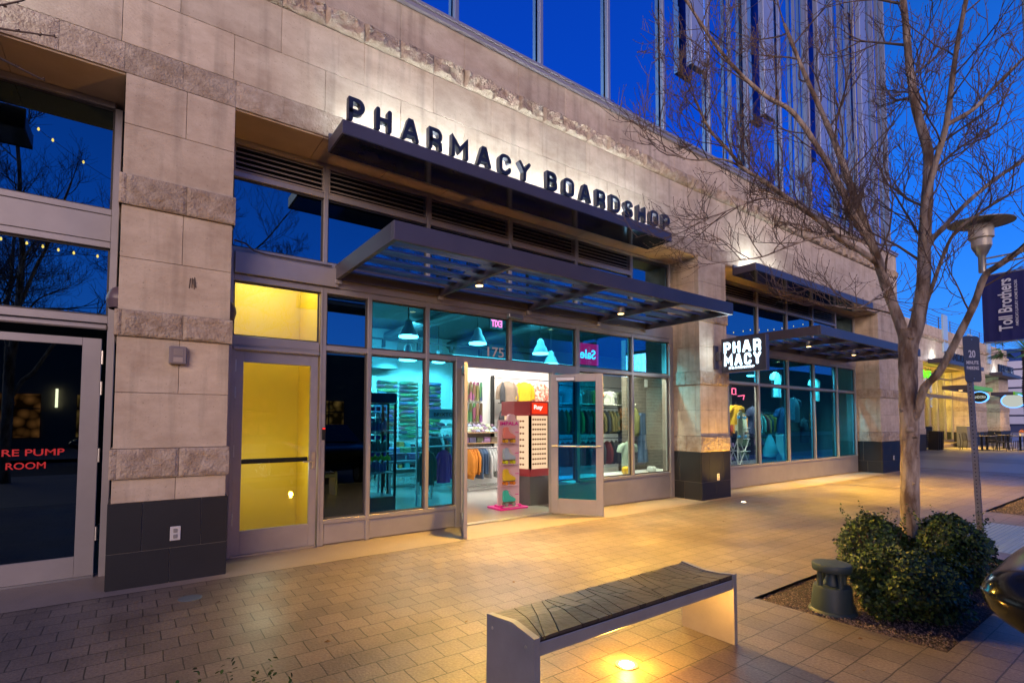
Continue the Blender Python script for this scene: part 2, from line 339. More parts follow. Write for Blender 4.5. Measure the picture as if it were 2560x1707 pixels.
# roof cap
G().bbox(XL, XR+.08, F-.05, F+.6, 6.70, 6.755, .004).bbox(XL, XR+.09, F-.075, F+.6, 6.757, 6.80, .004).obj('roof_cap', mat('cap_metal', (.30, .27, .30), .4, .4), B)
# pillars
P1, P2, P3 = (-.155, .745), (8.73, 9.67), (17.70, 19.3)
def pillar(x0, x1, tz, bands, parent=B):
    pg = G(); lv = [tz]+[b for bd in bands for b in bd]+[4.70]
    cuts = sorted(set(lv)); mid = (x0+x1)/2
    y1 = T+.1
    core = G().box(x0+.02, x1-.02, F+.02, T+.25, 0, 4.72)
    def blk(a, b, z0, z1, y0, th): pg.bbox(a+GAP/2, b-GAP/2, y0, y0+th, z0+GAP/2, z1-GAP/2, .003)
    zs = []
    for a, b in zip(cuts, cuts[1:]):
        if any(abs(a-p) < 1e-6 for p, _ in bands): continue
        h = b-a; n = max(1, round(h/.49)); zs += [(a+h*i/n, a+h*(i+1)/n) for i in range(n)]
    for i, (a, b) in enumerate(zs):
        if i % 2 == 0: blk(x0, mid+.03, a, b, F, .1); blk(mid+.03, x1, a, b, F, .1)
        else: blk(x0, x1, a, b, F, .1)
        for xe, s in ((x0, 1), (x1, -1)):       # side faces
            lo, hi = (xe, xe+.06) if s > 0 else (xe-.06, xe)
            if i % 2: pg.bbox(lo, hi, F+.1+GAP/2, F+.38, a+GAP/2, b-GAP/2, .003); pg.bbox(lo, hi, F+.38+GAP, y1, a+GAP/2, b-GAP/2, .003)
            else: pg.bbox(lo, hi, F+.1+GAP/2, y1, a+GAP/2, b-GAP/2, .003)
    p = pg.obj('pillar', STONE, parent); core.obj('pillar_core', JOINT, p)
    for z0, z1 in bands:
        k = (z1-z0); g = G()
        o = roughband('stone_band', x0-.022, x1+.022, z0, z1, F-.022, .47, x0+.5, .010, p, res=.014)
        g = G()
        for xe in (x0-.022, x1-.04): G().bbox(xe, xe+.062, F-.02, F+.30, z0+.002, z1-.002, .006).bbox(xe, xe+.062, F+.301, y1, z0+.002, z1-.002, .006).obj('stone_band_return', ROUGH, p)
    tg = G(); gt = G().box(x0-.012, x1+.012, F-.012, y1, 0, tz-.004)
    h1 = min(.34, tz*.42); rows = [(0.0, h1), (h1, tz)]
    W = x1-x0+.04
    for r, (a, b) in enumerate(rows):
        cx = [x0-.02]+[x0-.02+W*f for f in ((.5,) if r == 0 else (.27, .76))]+[x1+.02]
        if W > 1.2: cx = [x0-.02]+[x0-.02+.46*k+(.23 if r else 0) for k in range(1, 4) if .46*k+(.23 if r else 0) < W-.1]+[x1+.02]
        for c0, c1 in zip(cx, cx[1:]): tg.bbox(c0+.003, c1-.003, F-.022, F+.0, a+.003, b-.003, .002)
        for xa, xb in ((x0-.022, x0), (x1, x1+.022)):
            for ya, yb in ((F+.001, F+.36+.1*r), (F+.365+.1*r, y1)): tg.bbox(xa, xb, ya+.002, yb-.002, a+.003, b-.003, .002)
    t = tg.obj('tile_base', TILE, p); gt.obj('grout', GROUT, t)
    return p
p1 = pillar(*P1, .76, [(.972, 1.245), (2.265, 2.505), (3.471, 3.755)])
p2 = pillar(*P2, .915, [(.915, 1.22), (2.21, 2.47), (3.44, 3.73)])
p3 = pillar(*P3, .915, [(.915, 1.20), (2.21, 2.47), (3.44, 3.73)])
pillar(-6.2, -5.3, .76, [(.972, 1.245), (2.265, 2.505), (3.471, 3.755)])
# soffits inside each bay
for a, b in ((-5.3, -.155), (.745, 8.73), (9.67, 17.70)):
    g = G(); n = round((b-a)/.9)
    for i in range(n): g.bbox(a+(b-a)*i/n+.002, a+(b-a)*(i+1)/n-.002, F+.02, T+.1, 4.685, 4.73, .003)
    g.obj('soffit', SOFF, B)
# ---- storefronts
MW = .052; D0 = T-.055; D1 = T+.06
def mull(g, x, z0, z1, w=MW): g.bbox(x-w/2, x+w/2, D0, D1, z0, z1, .004)
def rail(g, x0, x1, z, h=.06): g.bbox(x0, x1, D0+.004, D1-.004, z, z+h, .004)
def pane(x0, x1, z0, z1, mt, parent=B, y=T, name='window'):
    fr = G(); t = .018
    fr.box(x0, x0+t, y-.012, y+.012, z0, z1).box(x1-t, x1, y-.012, y+.012, z0, z1).box(x0+t, x1-t, y-.012, y+.012, z0, z0+t).box(x0+t, x1-t, y-.012, y+.012, z1-t, z1)
    o = fr.obj(name, FRAME_D, parent)
    G().box(x0+t/2, x1-t/2, y-.003, y+.003, z0+t/2, z1-t/2).obj('pane', mt, o); return o
def louvre(x0, x1, z0=4.31, z1=4.64):
    g = G(); n = 5; t = .02
    g.bbox(x0, x1, T-.05, T+.03, z0-.0, z0+t, .003).bbox(x0, x1, T-.05, T+.03, z1-t, z1, .003).bbox(x0, x0+t, T-.05, T+.03, z0+t, z1-t, .003).bbox(x1-t, x1, T-.05, T+.03, z0+t, z1-t, .003)
    o = g.obj('louvre_panel', LOUV, B); g = G()
    for i in range(n):
        z = z0+t+(z1-z0-2*t)*(i+.35)/n
        g.prism([(T-.045, z), (T-.045, z+.008), (T+.02, z+.052), (T+.02, z+.044)], lambda p: (x0+t, p[0], p[1]), lambda p: (x1-t, p[0], p[1]))
    g.obj('louvre_blades', LOUV, o); G().box(x0+t, x1-t, T+.035, T+.05, z0+t, z1-t).obj('louvre_backing', BLACK, o)
def bay_upper(g, xs, glass_ms, last_glass=True):
    # xs: frame centre lines ; louvres over windows
    for i, (a, b) in enumerate(zip(xs, xs[1:])):
        if last_glass and i == len(xs)-2: pane(a+MW/2, b-MW/2, 3.45, 4.60, glass_ms[i])
        else:
            louvre(a+MW/2, b-MW/2); pane(a+MW/2, b-MW/2, 3.45, 4.245, glass_ms[i])
            rail(g, a+MW/2, b-MW/2, 4.245, .062)
    for x in xs: mull(g, x, 3.40, 4.685)
    rail(g, xs[0], xs[-1], 3.39, .06); rail(g, xs[0], xs[-1], 4.64, .045)
# --- bay 1
X1 = [.79, 1.84, 2.42, 3.25, 4.67, 6.08, 7.50, 8.64]
fg = G()
bay_upper(fg, [.79, 1.84, 3.25, 4.67, 6.08, 7.50, 8.64], [DARKG]*6)
mull(fg, .80, 0, 3.40, .10); mull(fg, .866, 0, 2.35, .036); rail(fg, .85, 1.79, 2.283, .067); mull(fg, 8.66, 0, 3.40, .12)
for x in (1.845, 2.42): mull(fg, x, .0, 3.14)
mull(fg, 1.845-.028, 0, 3.14, .03)
mull(fg, 3.25, .30, 3.14); mull(fg, 3.75, 0, 2.36, .09); mull(fg, 4.67, 2.43, 3.14); mull(fg, 5.555, 0, 2.36, .06); mull(fg, 6.10, .50, 3.14, .07); mull(fg, 7.50, .50, 3.14)
rail(fg, .85, 8.6, 3.07, .07); rail(fg, .85, 1.79, 2.35, .10); rail(fg, 1.87, 3.71, 2.36, .065); rail(fg, 3.71, 6.07, 2.29, .14); rail(fg, 6.13, 8.6, 2.36, .06)
rail(fg, 1.87, 3.72, .255, .05); rail(fg, 6.13, 8.6, .455, .05)
fg.obj('storefront_frame', FRAME, B)
G().bbox(.85, 1.99, T-.10, D1, 3.145, 3.385, .004).bbox(1.995, 8.6, T-.06, D1, 3.145, 3.385, .004).obj('spandrel', FRAME, B)
G().bbox(1.875, 3.70, T-.04, T+.05, .012, .252, .004).obj('sill_panel', FRAME, B); G().bbox(5.6, 8.6, T-.04, T+.05, .012, .452, .004).obj('sill_panel', FRAME, B)
YEL = emis('lit_yellow_frosted_glass', (1, .56, .03), .35)
pane(.85, 1.79, 2.45, 3.07, CLEAR)
pane(1.873, 2.392, .31, 2.355, DARKD); pane(1.873, 2.392, 2.43, 3.07, DARKG)
pane(2.448, 3.222, .31, 2.355, CYAN); pane(2.448, 3.222, 2.43, 3.07, CYAN)
pane(3.278, 3.70, .31, 2.355, CYAN); pane(3.278, 4.642, 2.43, 3.07, CYAN); pane(4.698, 6.06, 2.43, 3.07, CYAN)
pane(6.14, 7.472, 2.43, 3.07, CYAN); pane(7.528, 8.59, 2.43, 3.07, CYAN)
pane(5.6, 6.06, .51, 2.355, CYAN); pane(6.14, 7.472, .51, 2.355, CLEAR); pane(7.528, 8.59, .51, 2.355, CLEAR)
# --- bay 2
fg = G(); X2 = [9.72, 10.70, 12.02, 13.46, 14.90, 16.34, 17.60]
bay_upper(fg, [10.55, 12.02, 13.46, 14.90, 16.34, 17.62], [DARKG]*5)
mull(fg, 9.72, 0, 4.68, .1)
for x in X2[1:]: mull(fg, x, .47, 3.14)
rail(fg, 9.77, 17.6, 3.07, .07); rail(fg, 9.77, 17.6, 2.35, .055); rail(fg, 9.77, 17.6, .45, .05)
fg.obj('storefront_frame', FRAME, B)
G().bbox(9.77, 10.5, T-.05, D1, 3.145, 4.64, .004).bbox(9.77, 17.65, T-.06, D1, 3.145, 3.385, .004).obj('spandrel', FRAME, B)
G().bbox(9.77, 17.65, T-.04, T+.05, .012, .448, .004).obj('sill_panel', FRAME, B)
for i, (a, b) in enumerate(zip(X2, X2[1:])):
    pane(a+.03, b-.03, .5, 2.345, CLEAR if i < 2 else CYAN); pane(a+.03, b-.03, 2.41, 3.065, CYAN)
# --- left bay
fg = G()
mull(fg, -.215, 0, 4.62, .06); mull(fg, -1.30, 0, 2.50, .06); mull(fg, -2.6, 0, 4.62, .06)
rail(fg, -5.3, -.245, 4.62, .06); rail(fg, -5.3, -.245, 3.53, .06); rail(fg, -5.3, -.245, 3.20, .06); rail(fg, -5.3, -.245, 2.45, .075)
fg.obj('storefront_frame', FRAME, B)
G().bbox(-5.3, -.245, T-.05, D1, 3.265, 3.525, .004).obj('spandrel', FRAME, B)
for a, b in ((-2.57, -.245), (-5.2, -2.63)): pane(a, b, 3.59, 4.62, DARKG); pane(a, b, 2.525, 3.20, DARKG)
pane(-2.57, -1.33, .02, 2.45, DARKG); pane(-5.2, -2.63, .02, 2.45, DARKG)
G().bbox(-1.27, -.245, T-.075, T-.02, 2.385, 2.435, .012).obj('rain_drip', FRAME, B); G().bbox(.85, 1.79, T-.075, T-.02, 2.285, 2.335, .012).obj('rain_drip', FRAME, B)
# --- doors
def door(x0, x1, ztop, gl, hinge, rails=(.15, .13, .28), bar=True, parent=B, ang=0, piv=None, yb=T-.03):
    """built closed at plane yb, then swung about its pivot"""
    st, tp, bt = rails; th = .045
    def put(g, name, mt, par):
        if ang:
            ca, sa = math.cos(ang), math.sin(ang); g.v = [(piv[0]+(x-piv[0])*ca-(y-piv[1])*sa, piv[1]+(x-piv[0])*sa+(y-piv[1])*ca, z) for x, y, z in g.v]
        return g.obj(name, mt, par)
    g = G().bbox(x0, x0+st, yb, yb+th, .02, ztop, .003).bbox(x1-st, x1, yb, yb+th, .02, ztop, .003).bbox(x0+st, x1-st, yb+.001, yb+th-.001, .02, bt, .003).bbox(x0+st, x1-st, yb+.001, yb+th-.001, ztop-tp, ztop, .003)
    d = put(g, 'door', FRAME, parent)
    put(G().box(x0+st, x1-st, yb+.019, yb+.026, bt, ztop-tp), 'pane', gl, d)
    g = G()
    for z in (.35, 1.1, 1.75, 2.05): put(G().tube([(hinge, yb-.008, z), (hinge, yb-.008, z+.13)], .009, 8), 'hinge', STEEL, d)
    return d, put
dl, _ = door(-1.235, -.285, 2.30, DARKD, -.275, (.145, .075, .215))
G().box(-1.235, -.285, T-.06, T+.02, .004, .02).obj('threshold', STEEL, B)
text('door_lettering', 'FIRE PUMP', (-1.04, T-.014, 1.175), X_, Z_, .51, .062, .002, mat('red_vinyl', (.65, .02, .02), .5), dl, .012)
text('door_lettering', 'ROOM', (-.93, T-.014, 1.055), X_, Z_, .27, .062, .002, MATS['red_vinyl'], dl, .012)
YD = mat('yellow_lit_film', (.5, .3, .02), .25)
dy, _ = door(.885, 1.785, 2.285, None or CLEAR, .888, (.085, .125, .28))
G().box(.885, 1.785, T-.06, T+.02, .004, .02).obj('threshold', STEEL, B)
G().bbox(.975, 1.69, T-.005, T+.03, 1.015, 1.07, .008).obj('panic_bar', DARKM, dy)
h = G().bbox(1.725, 1.765, T-.05, T-.03, .93, 1.13, .004).obj('lock_plate', STEEL, dy)
G().tube([(1.745, T-.03, 1.02), (1.745, T-.085, 1.02), (1.62, T-.085, 1.02)], .009, 8).obj('handle', STEEL, dy)
G().bbox(1.835, 1.87, D0-.02, D0, 1.27, 1.42, .004).obj('card_reader', DARKM, B)
G().box(1.838, 1.867, D0-.022, D0-.0195, 1.40, 1.415).obj('reader_light', emis('red_led', (1, .02, .02), 2), B)
# open double doors
DOP = door(3.80, 4.64, 2.26, CLEAR, 3.80, (.09, .10, .22), ang=-R(118), piv=(3.80, T-.03))[0]
dr, put = door(4.68, 5.52, 2.26, DOORG, 5.52, (.115, .12, .26), ang=R(126), piv=(5.52, T-.03))
put(G().tube([(4.72, T-.055, 1.10), (5.50, T-.055, 1.10)], .014, 8), 'push_bar', STEEL, dr)
put(G().tube([(4.72, T+.05, 1.10), (5.50, T+.05, 1.10)], .014, 8), 'push_bar', STEEL, dr)
put(G().bbox(5.12, 5.42, T+.016, T+.07, 2.15, 2.21, .008), 'door_closer', STEEL, dr)
put(G().bbox(4.74, 4.78, T-.045, T-.025, .78, .88, .004), 'lock_plate', DARKM, dr)
G().bbox(3.85, 5.50, T-.06, T+.06, .004, .02, .004).obj('threshold', STEEL, B)
G().bbox(4.58, 4.86, D0-.09, D0, 3.085, 3.15, .01).obj('camera_box', STEEL, B)
text('suite_number', '175', (4.27, T-.008, 2.47), X_, Z_, .30, .15, .003, mat('grey_vinyl', (.62, .58, .58), .6), B, .01)
# pillar fixtures
st = G().bbox(.24, .385, F-.06, F, 2.03, 2.20, .01).obj('alarm_horn', mat('fixture_grey', (.2, .17, .17), .5), B)
G().lathe([(.0, 0), (.045, .0), (.045, .01), (0, .01)], 0, 0, 16)
g = G(); 
for i in range(6): g.box(.275, .35, F-.063, F-.0605, 2.12+i*.010, 2.124+i*.010)
g.box(.275, .35, F-.064, F-.0605, 2.05, 2.095).obj('horn_grille', mat('fixture_pale', (.35, .3, .26), .4), st)
def outlet(x, z):
    o = G().bbox(x-.042, x+.042, F-.034, F-.0225, z-.065, z+.065, .004).obj('outlet_cover', mat('outlet_pale', (.55, .54, .52), .4), B)
    G().bbox(x-.016, x+.016, F-.038, F-.0345, z+.008, z+.045, .003).bbox(x-.016, x+.016, F-.038, F-.0345, z-.045, z-.008, .003).obj('socket', mat('socket_grey', (.25, .24, .23), .4), o)
outlet(.335, .45); outlet(9.25, .42); outlet(18.55, .42)
for x, s in ((-.155, -1), (.745, 1)):
    g = G(); n = 10
    for i in range(n+1):
        a = PI/2*i/n
        for k in range(9):
            b = -PI/2+PI*k/8; g.v.append((x+s*.10*math.cos(a)*math.cos(b), 6.1+.13*math.cos(a)*math.sin(b), 2.64+.13*math.sin(a)))
    for i in range(n):
        for k in range(8): o = i*9+k; g.f.append((o, o+1, o+10, o+9))
    g.add([(x+s*.1*math.cos(-PI/2+PI*k/8), 6.1+.13*math.sin(-PI/2+PI*k/8), 2.64) for k in range(9)]+[(x+s*.08*math.cos(-PI/2+PI*k/8), 6.1+.11*math.sin(-PI/2+PI*k/8), 2.56) for k in range(9)], [(k, k+1, k+10, k+9) for k in range(8)])
    g.sm = True; g.obj('wall_sconce', mat('sconce_dark', (.10, .07, .09), .4), B)
g = G()
for dx, dz in ((0, 0), (.012, -.01), (-.014, -.006), (.02, .008)): g.tube([(.41+dx, F-.004, 2.88+dz), (.41+dx*1.3, F-.006, 2.83+dz), (.41+dx*1.6, F-.003, 2.78+dz)], .0035, 5)
tag(g.obj('wall_stain', mat('dark_residue', (.05, .03, .025), .9)), 'small dark mark of old residue on the pillar above the alarm horn', 'mark')
# cable on the spandrel
tag(G().tube([(.83, 6.32, 3.50), (.95, 6.31, 3.48), (1.03, 6.30, 3.41), (1.15, 6.30, 3.393), (1.9, 6.30, 3.392)], .010, 8).obj('cable', mat('cable_grey', (.06, .05, .05), .5)), 'thin dark cable lying along the ledge above the yellow transom', 'cable')
# rust streak below the blade sign bracket
# ================================================================== CANOPIES
WARM = (1, .545, .06)
def canopy(x0, x1, yf, yb, z0, z1, beams, lamps, mt=CANOPY, fm=None, parent=B, blades=True, pw=260, size=1.0):
    t = .05*size; g = G()
    g.bbox(x0, x0+t, yf+t, yb, z0, z1, .004).bbox(x1-t, x1, yf+t, yb, z0, z1, .004).bbox(x0+t, x1-t, yb-t, yb, z0, z1, .004)
    for b in beams: g.bbox(b-.03*size, b+.03*size, yf+t, yb-t, z0, z1-.02, .004)
    if fm is None: g.bbox(x0, x1, yf, yf+t-.002, z0-.001, z1+.001, .004)
    c = g.obj('canopy', mt, parent)
    if fm: G().bbox(x0, x1, yf, yf+t-.002, z0-.001, z1+.001, .004).obj('canopy_fascia', fm, c)
    if blades:
        edges = [x0+t]+sum([[b-.03*size, b+.03*size] for b in beams], [])+[x1-t]; ys = [yf+.32*size+.34*size*i for i in range(5)]
        for i in range(0, len(edges), 2):
            bg_ = G()
            for y in ys:
                pr = []
                for k in range(7): a = -1+2*k/6; pr.append((y+.098*size*a, (z0+z1)/2+.004*size*a+.03*size*(1-a*a)))
                pr += [(p[0]+.004, p[1]-.012*size) for p in pr[::-1]]
                bg_.prism(pr, lambda p: (edges[i]+.002, p[0], p[1]), lambda p: (edges[i+1]-.002, p[0], p[1]))
            bg_.sm = True; bg_.obj('canopy_blades', BLADE, c)
    for lx, ly in lamps:
        l = G().lathe([(.0, z0-.02), (.055*size, z0-.02), (.06*size, z0+.09), (0, z0+.09)], lx, ly, 16).obj('downlight', mat('lamp_can', (.3, .28, .25), .4, .5), c)
        G().lathe([(.0, z0-.024), (.046*size, z0-.024), (.046*size, z0-.021), (0, z0-.021)], lx, ly, 16).obj('lamp_lens', emis('warm_lens', (1, .6, .2), 9) if 'warm_lens' not in MATS else MATS['warm_lens'], l)
        lamp('downlight_bulb', 'SPOT', (lx, ly, z0-.06), pw, WARM, c, spot_size=R(112), spot_blend=1, shadow_soft_size=.02, dir=(0.06, -.34, -1))
    return c
c1 = canopy(1.96, 7.86, 4.57, 6.36, 3.24, 3.43, (3.42, 4.99, 6.56), ((3.50, 5.45), (6.26, 5.55)), pw=1750)
g = G()
for x in (1.99, 3.42, 4.99, 6.56, 7.83): g.bbox(x-.04, x+.04, 6.30, 6.37, 3.19, 3.24, .004)
g.obj('canopy_bracket', FRAME, c1)
c2 = canopy(11.02, 16.9, 4.57, 6.36, 3.24, 3.43, (12.5, 14.0, 15.5), ((12.5, 5.45), (15.0, 5.45)), pw=1900)
COOL = (.86, .95, 1)
def sign_canopy(x0, x1, yf=5.24, z0=4.49, z1=4.645, light=()):
    c = G().bbox(x0, x1, yf, F-.046, z0+.01, z1, .004).obj('sign_canopy', CANOPY, B)
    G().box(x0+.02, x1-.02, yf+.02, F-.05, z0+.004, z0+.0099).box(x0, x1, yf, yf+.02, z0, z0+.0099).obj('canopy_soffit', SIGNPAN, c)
    g = G()
    for a, b, e in light:
        g.bbox(a, b, F-.33, F-.27, z1, z1+.025, .004)
        o = lamp('sign_floodlight', 'AREA', ((a+b)/2, F-.30, z1+.04), e, COOL, c, shape='RECTANGLE', size=b-a, size_y=.03, dir=(0, .30, 1))
        o.rotation_euler = (R(180-24), 0, 0)
    if light: g.obj('light_bar', STEEL, c)
    G().box(x0, x1, F-.075, F-.047, z1-.02, z1+.065).obj('light_block_strip', CANOPY, c)  # added strip, blocks floodlight from spilling under the lintel
    return c
sign_canopy(1.665, 7.18, light=[(1.9+i*.87, 2.7+i*.87, 15) for i in range(6)])
sign_canopy(9.85, 15.75, light=[(10.3, 10.7, 14), (11.3, 11.6, 5)])
sign_canopy(-5.2, -1.0, light=[(-2.4, -1.5, 30)])
# channel letters
S = thing('channel_letter_sign', 'large dark raised letters reading PHARMACY BOARDSHOP standing on the long ledge canopy', 'sign', (4.4, 5.3, 4.64))
def arc(cx, cy, rx, ry, a0, a1, n=7): return [(cx+rx*math.cos(R(a0+(a1-a0)*i/n)), cy+ry*math.sin(R(a0+(a1-a0)*i/n))) for i in range(n+1)]
def bowl(x, y0, y1, rx): return arc(x, (y0+y1)/2, rx, (y1-y0)/2, 90, -90, 10)
GL = {'P': (.62, [[(0, 0), (0, 1)]+bowl(.38, .42, 1, .24)+[(0, .42)]]), 'H': (.64, [[(0, 0), (0, 1)], [(.64, 0), (.64, 1)], [(0, .5), (.64, .5)]]),
 'A': (.74, [[(0, 0), (.31, 1), (.43, 1), (.74, 0)], [(.12, .30), (.62, .30)]]), 'R': (.62, [[(0, 0), (0, 1)]+bowl(.38, .42, 1, .24)+[(0, .42)], [(.36, .42), (.60, .30), (.62, 0)]]),
 'M': (.84, [[(0, 0), (0, 1), (.42, .38), (.84, 1), (.84, 0)]]), 'C': (.66, [arc(.40, .74, .26, .26, 0, 90)+arc(.26, .74, .26, .26, 90, 180)+arc(.26, .26, .26, .26, 180, 270)+arc(.40, .26, .26, .26, 270, 360)]),
 'Y': (.70, [[(0, 1), (.35, .5), (.70, 1)], [(.35, .5), (.35, 0)]]), 'B': (.62, [[(0, 0), (0, 1)]+bowl(.36, .53, 1, .22)+[(0, .53)], [(.36, .53)]+bowl(.38, 0, .53, .24)+[(0, 0)]]),
 'O': (.68, [arc(.42, .74, .26, .26, 0, 90)+arc(.26, .74, .26, .26, 90, 180)+arc(.26, .26, .26, .26, 180, 270)+arc(.42, .26, .26, .26, 270, 360)+[(.68, .74)]]),
 'D': (.66, [[(0, 0), (0, 1)]+arc(.34, .68, .32, .32, 90, 0)+arc(.34, .32, .32, .32, 0, -90)+[(0, 0)]]),
 'S': (.62, [arc(.38, .77, .24, .23, 10, 90)+arc(.24, .77, .24, .23, 90, 250)+[(.40, .45)]+arc(.38, .24, .24, .24, 60, -90)+arc(.24, .24, .24, .24, 270, 190)])}
def stroke_letter(ch, org, ux, uz, w, h, hw, dep, mt, parent):
    ux, uz = Vector(ux), Vector(uz); un = ux.cross(uz); org = Vector(org); W, paths = GL[ch]; sx2 = (w-2*hw)/W; sz = h-2*hw; g = G()
    for pi_, pth in enumerate(paths):
        P = [Vector((hw+p[0]*sx2, hw+p[1]*sz)) for p in pth]; Q = [P[0]]
        for p in P[1:]:
            if (p-Q[-1]).length > 1e-4: Q.append(p)
        P = Q; n = len(P); Lf, Rt = [], []; closed = (P[0]-P[-1]).length < 2e-3
        if closed: P = P[:-1]; n -= 1
        for i in range(n):
            a = P[i-1] if (i or closed) else None; b = P[(i+1) % n] if (i < n-1 or closed) else None
            d1 = (P[i]-a).normalized() if a is not None else (b-P[i]).normalized(); d2 = (b-P[i]).normalized() if b is not None else d1
            n1 = Vector((-d1.y, d1.x)); n2 = Vector((-d2.y, d2.x)); mm = (n1+n2); mm = mm.normalized() if mm.length > .05 else n1; k = min(1.9, 1/max(.45, mm.dot(n1))); Lf.append(P[i]+mm*hw*k); Rt.append(P[i]-mm*hw*k)
        y0 = -dep/2-.0005*pi_; y1 = dep/2+.0005*pi_; base = len(g.v)
        for i in range(n):
            for q2 in (Lf[i], Rt[i]):
                for yy in (y1, y0): g.v.append(tuple(org+ux*q2.x+uz*q2.y+un*yy))
        for i in range(n if closed else n-1):
            o = base+4*i; o2 = base+4*((i+1) % n); g.f += [(o, o+2, o2+2, o2), (o+1, o2+1, o2+3, o+3), (o, o2, o2+1, o+1), (o+2, o+3, o2+3, o2+2)]
        if not closed:
            for e_, dd in ((0, P[0]-P[1]), (n-1, P[-1]-P[-2])):
                a0 = math.atan2(dd.y, dd.x); pts = [P[e_]+Vector((math.cos(a0-PI/2+PI*k/6), math.sin(a0-PI/2+PI*k/6)))*hw for k in range(7)]; g.prism(pts, lambda p: tuple(org+ux*p.x+uz*p.y+un*y0), lambda p: tuple(org+ux*p.x+uz*p.y+un*y1))
    return g.obj('letter', mt, parent)
def letter_row(word, org, ux, length, h, hw, dep, mt, parent, gap=.26):
    ux = Vector(ux); tot = sum(GL[c][0] for c in word)+gap*(len(word)-1); k = length/tot; x = 0
    for ch in word: stroke_letter(ch, Vector(org)+ux*x, ux, Z_, GL[ch][0]*k, h, hw, dep, mt, parent); x += (GL[ch][0]+gap)*k
def letters(word, x0, x1, base=4.672, h=.262, y=5.30):
    n = len(word); adv = []; 
    for ch in word:
        me = textmesh(ch, .012, .5, 0); xs = [v.co.x for v in me.vertices]; adv.append(max(xs)-min(xs))
    gap = .21; tot = sum(adv)+gap*(n-1); k = (x1-x0)/tot; x = x0
    for ch, a in zip(word, adv):
        text('letter', ch, (x, y, base), X_, Z_, a*k, h, .075, LETTER, S, .012); x += (a+gap)*k
letter_row('PHARMACY', (1.735, 5.30, 4.672), X_, 2.455, .262, .0235, .075, LETTER, S, .44); letter_row('BOARDSHOP', (4.475, 5.30, 4.672), X_, 2.695, .262, .0235, .075, LETTER, S, .38)
G().box(1.74, 7.16, 5.285, 5.335, 4.646, 4.672).obj('letter_rail', STEEL, S)
G().box(1.76, 4.17, 5.341, 5.346, 4.674, 4.92).box(4.5, 7.13, 5.341, 5.346, 4.674, 4.92)
g = G()
for a, b in ((1.76, 4.17), (4.5, 7.15)): g.box(a, b, 5.345, 5.36, 4.655, 4.67)
g.obj('letter_backlight', emis('letter_led', (.55, .75, 1), 6), S)

# blade sign
BS = thing('blade_sign', 'square black projecting sign with glowing white letters reading PHARMACY BOARDSHOP on the pillar', 'sign', (9.25, 5.3, 2.8))
G().bbox(9.19, 9.33, F-.03, F-.001, 2.53, 2.99, .004).obj('wall_plate', CANOPY, BS)
G().bbox(9.22, 9.30, 5.655, F-.031, 2.69, 2.86, .004).obj('bracket_arm', CANOPY, BS)
G().bbox(9.26, 9.38, 4.77, 5.65, 2.445, 3.105, .006).obj('sign_box', CANOPY, BS)
NEON = emis('sign_white_light', (.62, .86, 1), 3.2)
NY = (0, -1, 0)
def row(word, y0, y1, z0, z1, off, dep=.008):
    n = len(word); adv = []
    for ch in word:
        me = textmesh(ch, off, .5, 0); xs = [v.co.x for v in me.vertices]; adv.append(max(xs)-min(xs))
    gap = .10; tot = sum(adv)+gap*(n-1); k = (y0-y1)/tot; y = y0
    for ch, a in zip(word, adv): text('letter', ch, (9.254, y, z0), NY, Z_, a*k, z1-z0, dep, NEON, BS, off); y -= (a+gap)*k
letter_row('PHAR', (9.254, 5.59, 2.805), NY, .73, .225, .0225, .010, NEON, BS, .20); letter_row('MACY', (9.254, 5.59, 2.565), NY, .73, .225, .0225, .010, NEON, BS, .20); letter_row('BOARDSHOP', (9.254, 5.49, 2.505), NY, .50, .045, .0065, .008, NEON, BS, .25)
lamp('sign_glow', 'AREA', (9.235, 5.2, 2.78), 10, (.75, .9, 1), BS, shape='RECTANGLE', size=.8, size_y=.5, dir=(-1, 0, 0))
# ================================================================== GLASS TOWER
TW = thing('glass_tower', 'tall blue reflective glass tower rising behind the stone parapet with grey metal fins', 'tower', (8, 9, 6.8))
TGL = bpy.data.materials.new('tower_glass'); TGL.use_nodes = True; _b = TGL.node_tree.nodes['Principled BSDF']
_b.inputs['Base Color'].default_value = (.18, .50, .92, 1); _b.inputs['Metallic'].default_value = 1; _b.inputs['Roughness'].default_value = .03
G().box(-14, 21.28, 6.66, 26, 5.8, 34).obj('tower_core', mat('tower_core', (.01, .02, .06), .3), TW)
g = G(); xx = 3.78-1.665*10; rp_ = random.Random(4)
while xx < 21.2:
    xe = min(xx+1.665, 21.28)
    if xx > -14:
        for z0_, z1_ in ((5.9, 10.6), (10.62, 14.9), (14.92, 19.2), (19.22, 34)):
            a_, b_ = rp_.uniform(-.010, .010), rp_.uniform(-.012, .012); g.add([(xx+.01, 6.635+a_, z0_), (xe-.01, 6.635-a_, z0_), (xe-.01, 6.635-a_+b_, z1_), (xx+.01, 6.635+a_+b_, z1_)], [(0, 1, 2, 3)])
    xx = xe if xe < 21.2 else 99
g.obj('curtain_wall', TGL, TW)
TM = mat('tower_mullion', (.30, .30, .36), .4, .6)
g = G(); x = 3.78-1.665*10
while x < 21.2:
    if x > -6: g.bbox(x-.035, x+.035, 6.54, 6.618, 6.0, 34, .004)
    x += 1.665
g.box(-14, 21.3, 6.59, 6.616, 6.80, 6.86).bbox(21.3, 21.36, 6.5, 6.7, 5.8, 34, .004).obj('mullions', TM, TW)
g = G()
for x in (11.3, 12.0, 14.6, 15.2, 17.6, 18.2, 20.2, 20.75): g.box(x-.02, x+.02, 6.52, 6.60, 6.0, 34)
g.obj('thin_mullions', TM, TW)
FIN = mat('fin_panel', (.38, .42, .55), .35, .5, col2=(.25, .30, .45), ns=1)
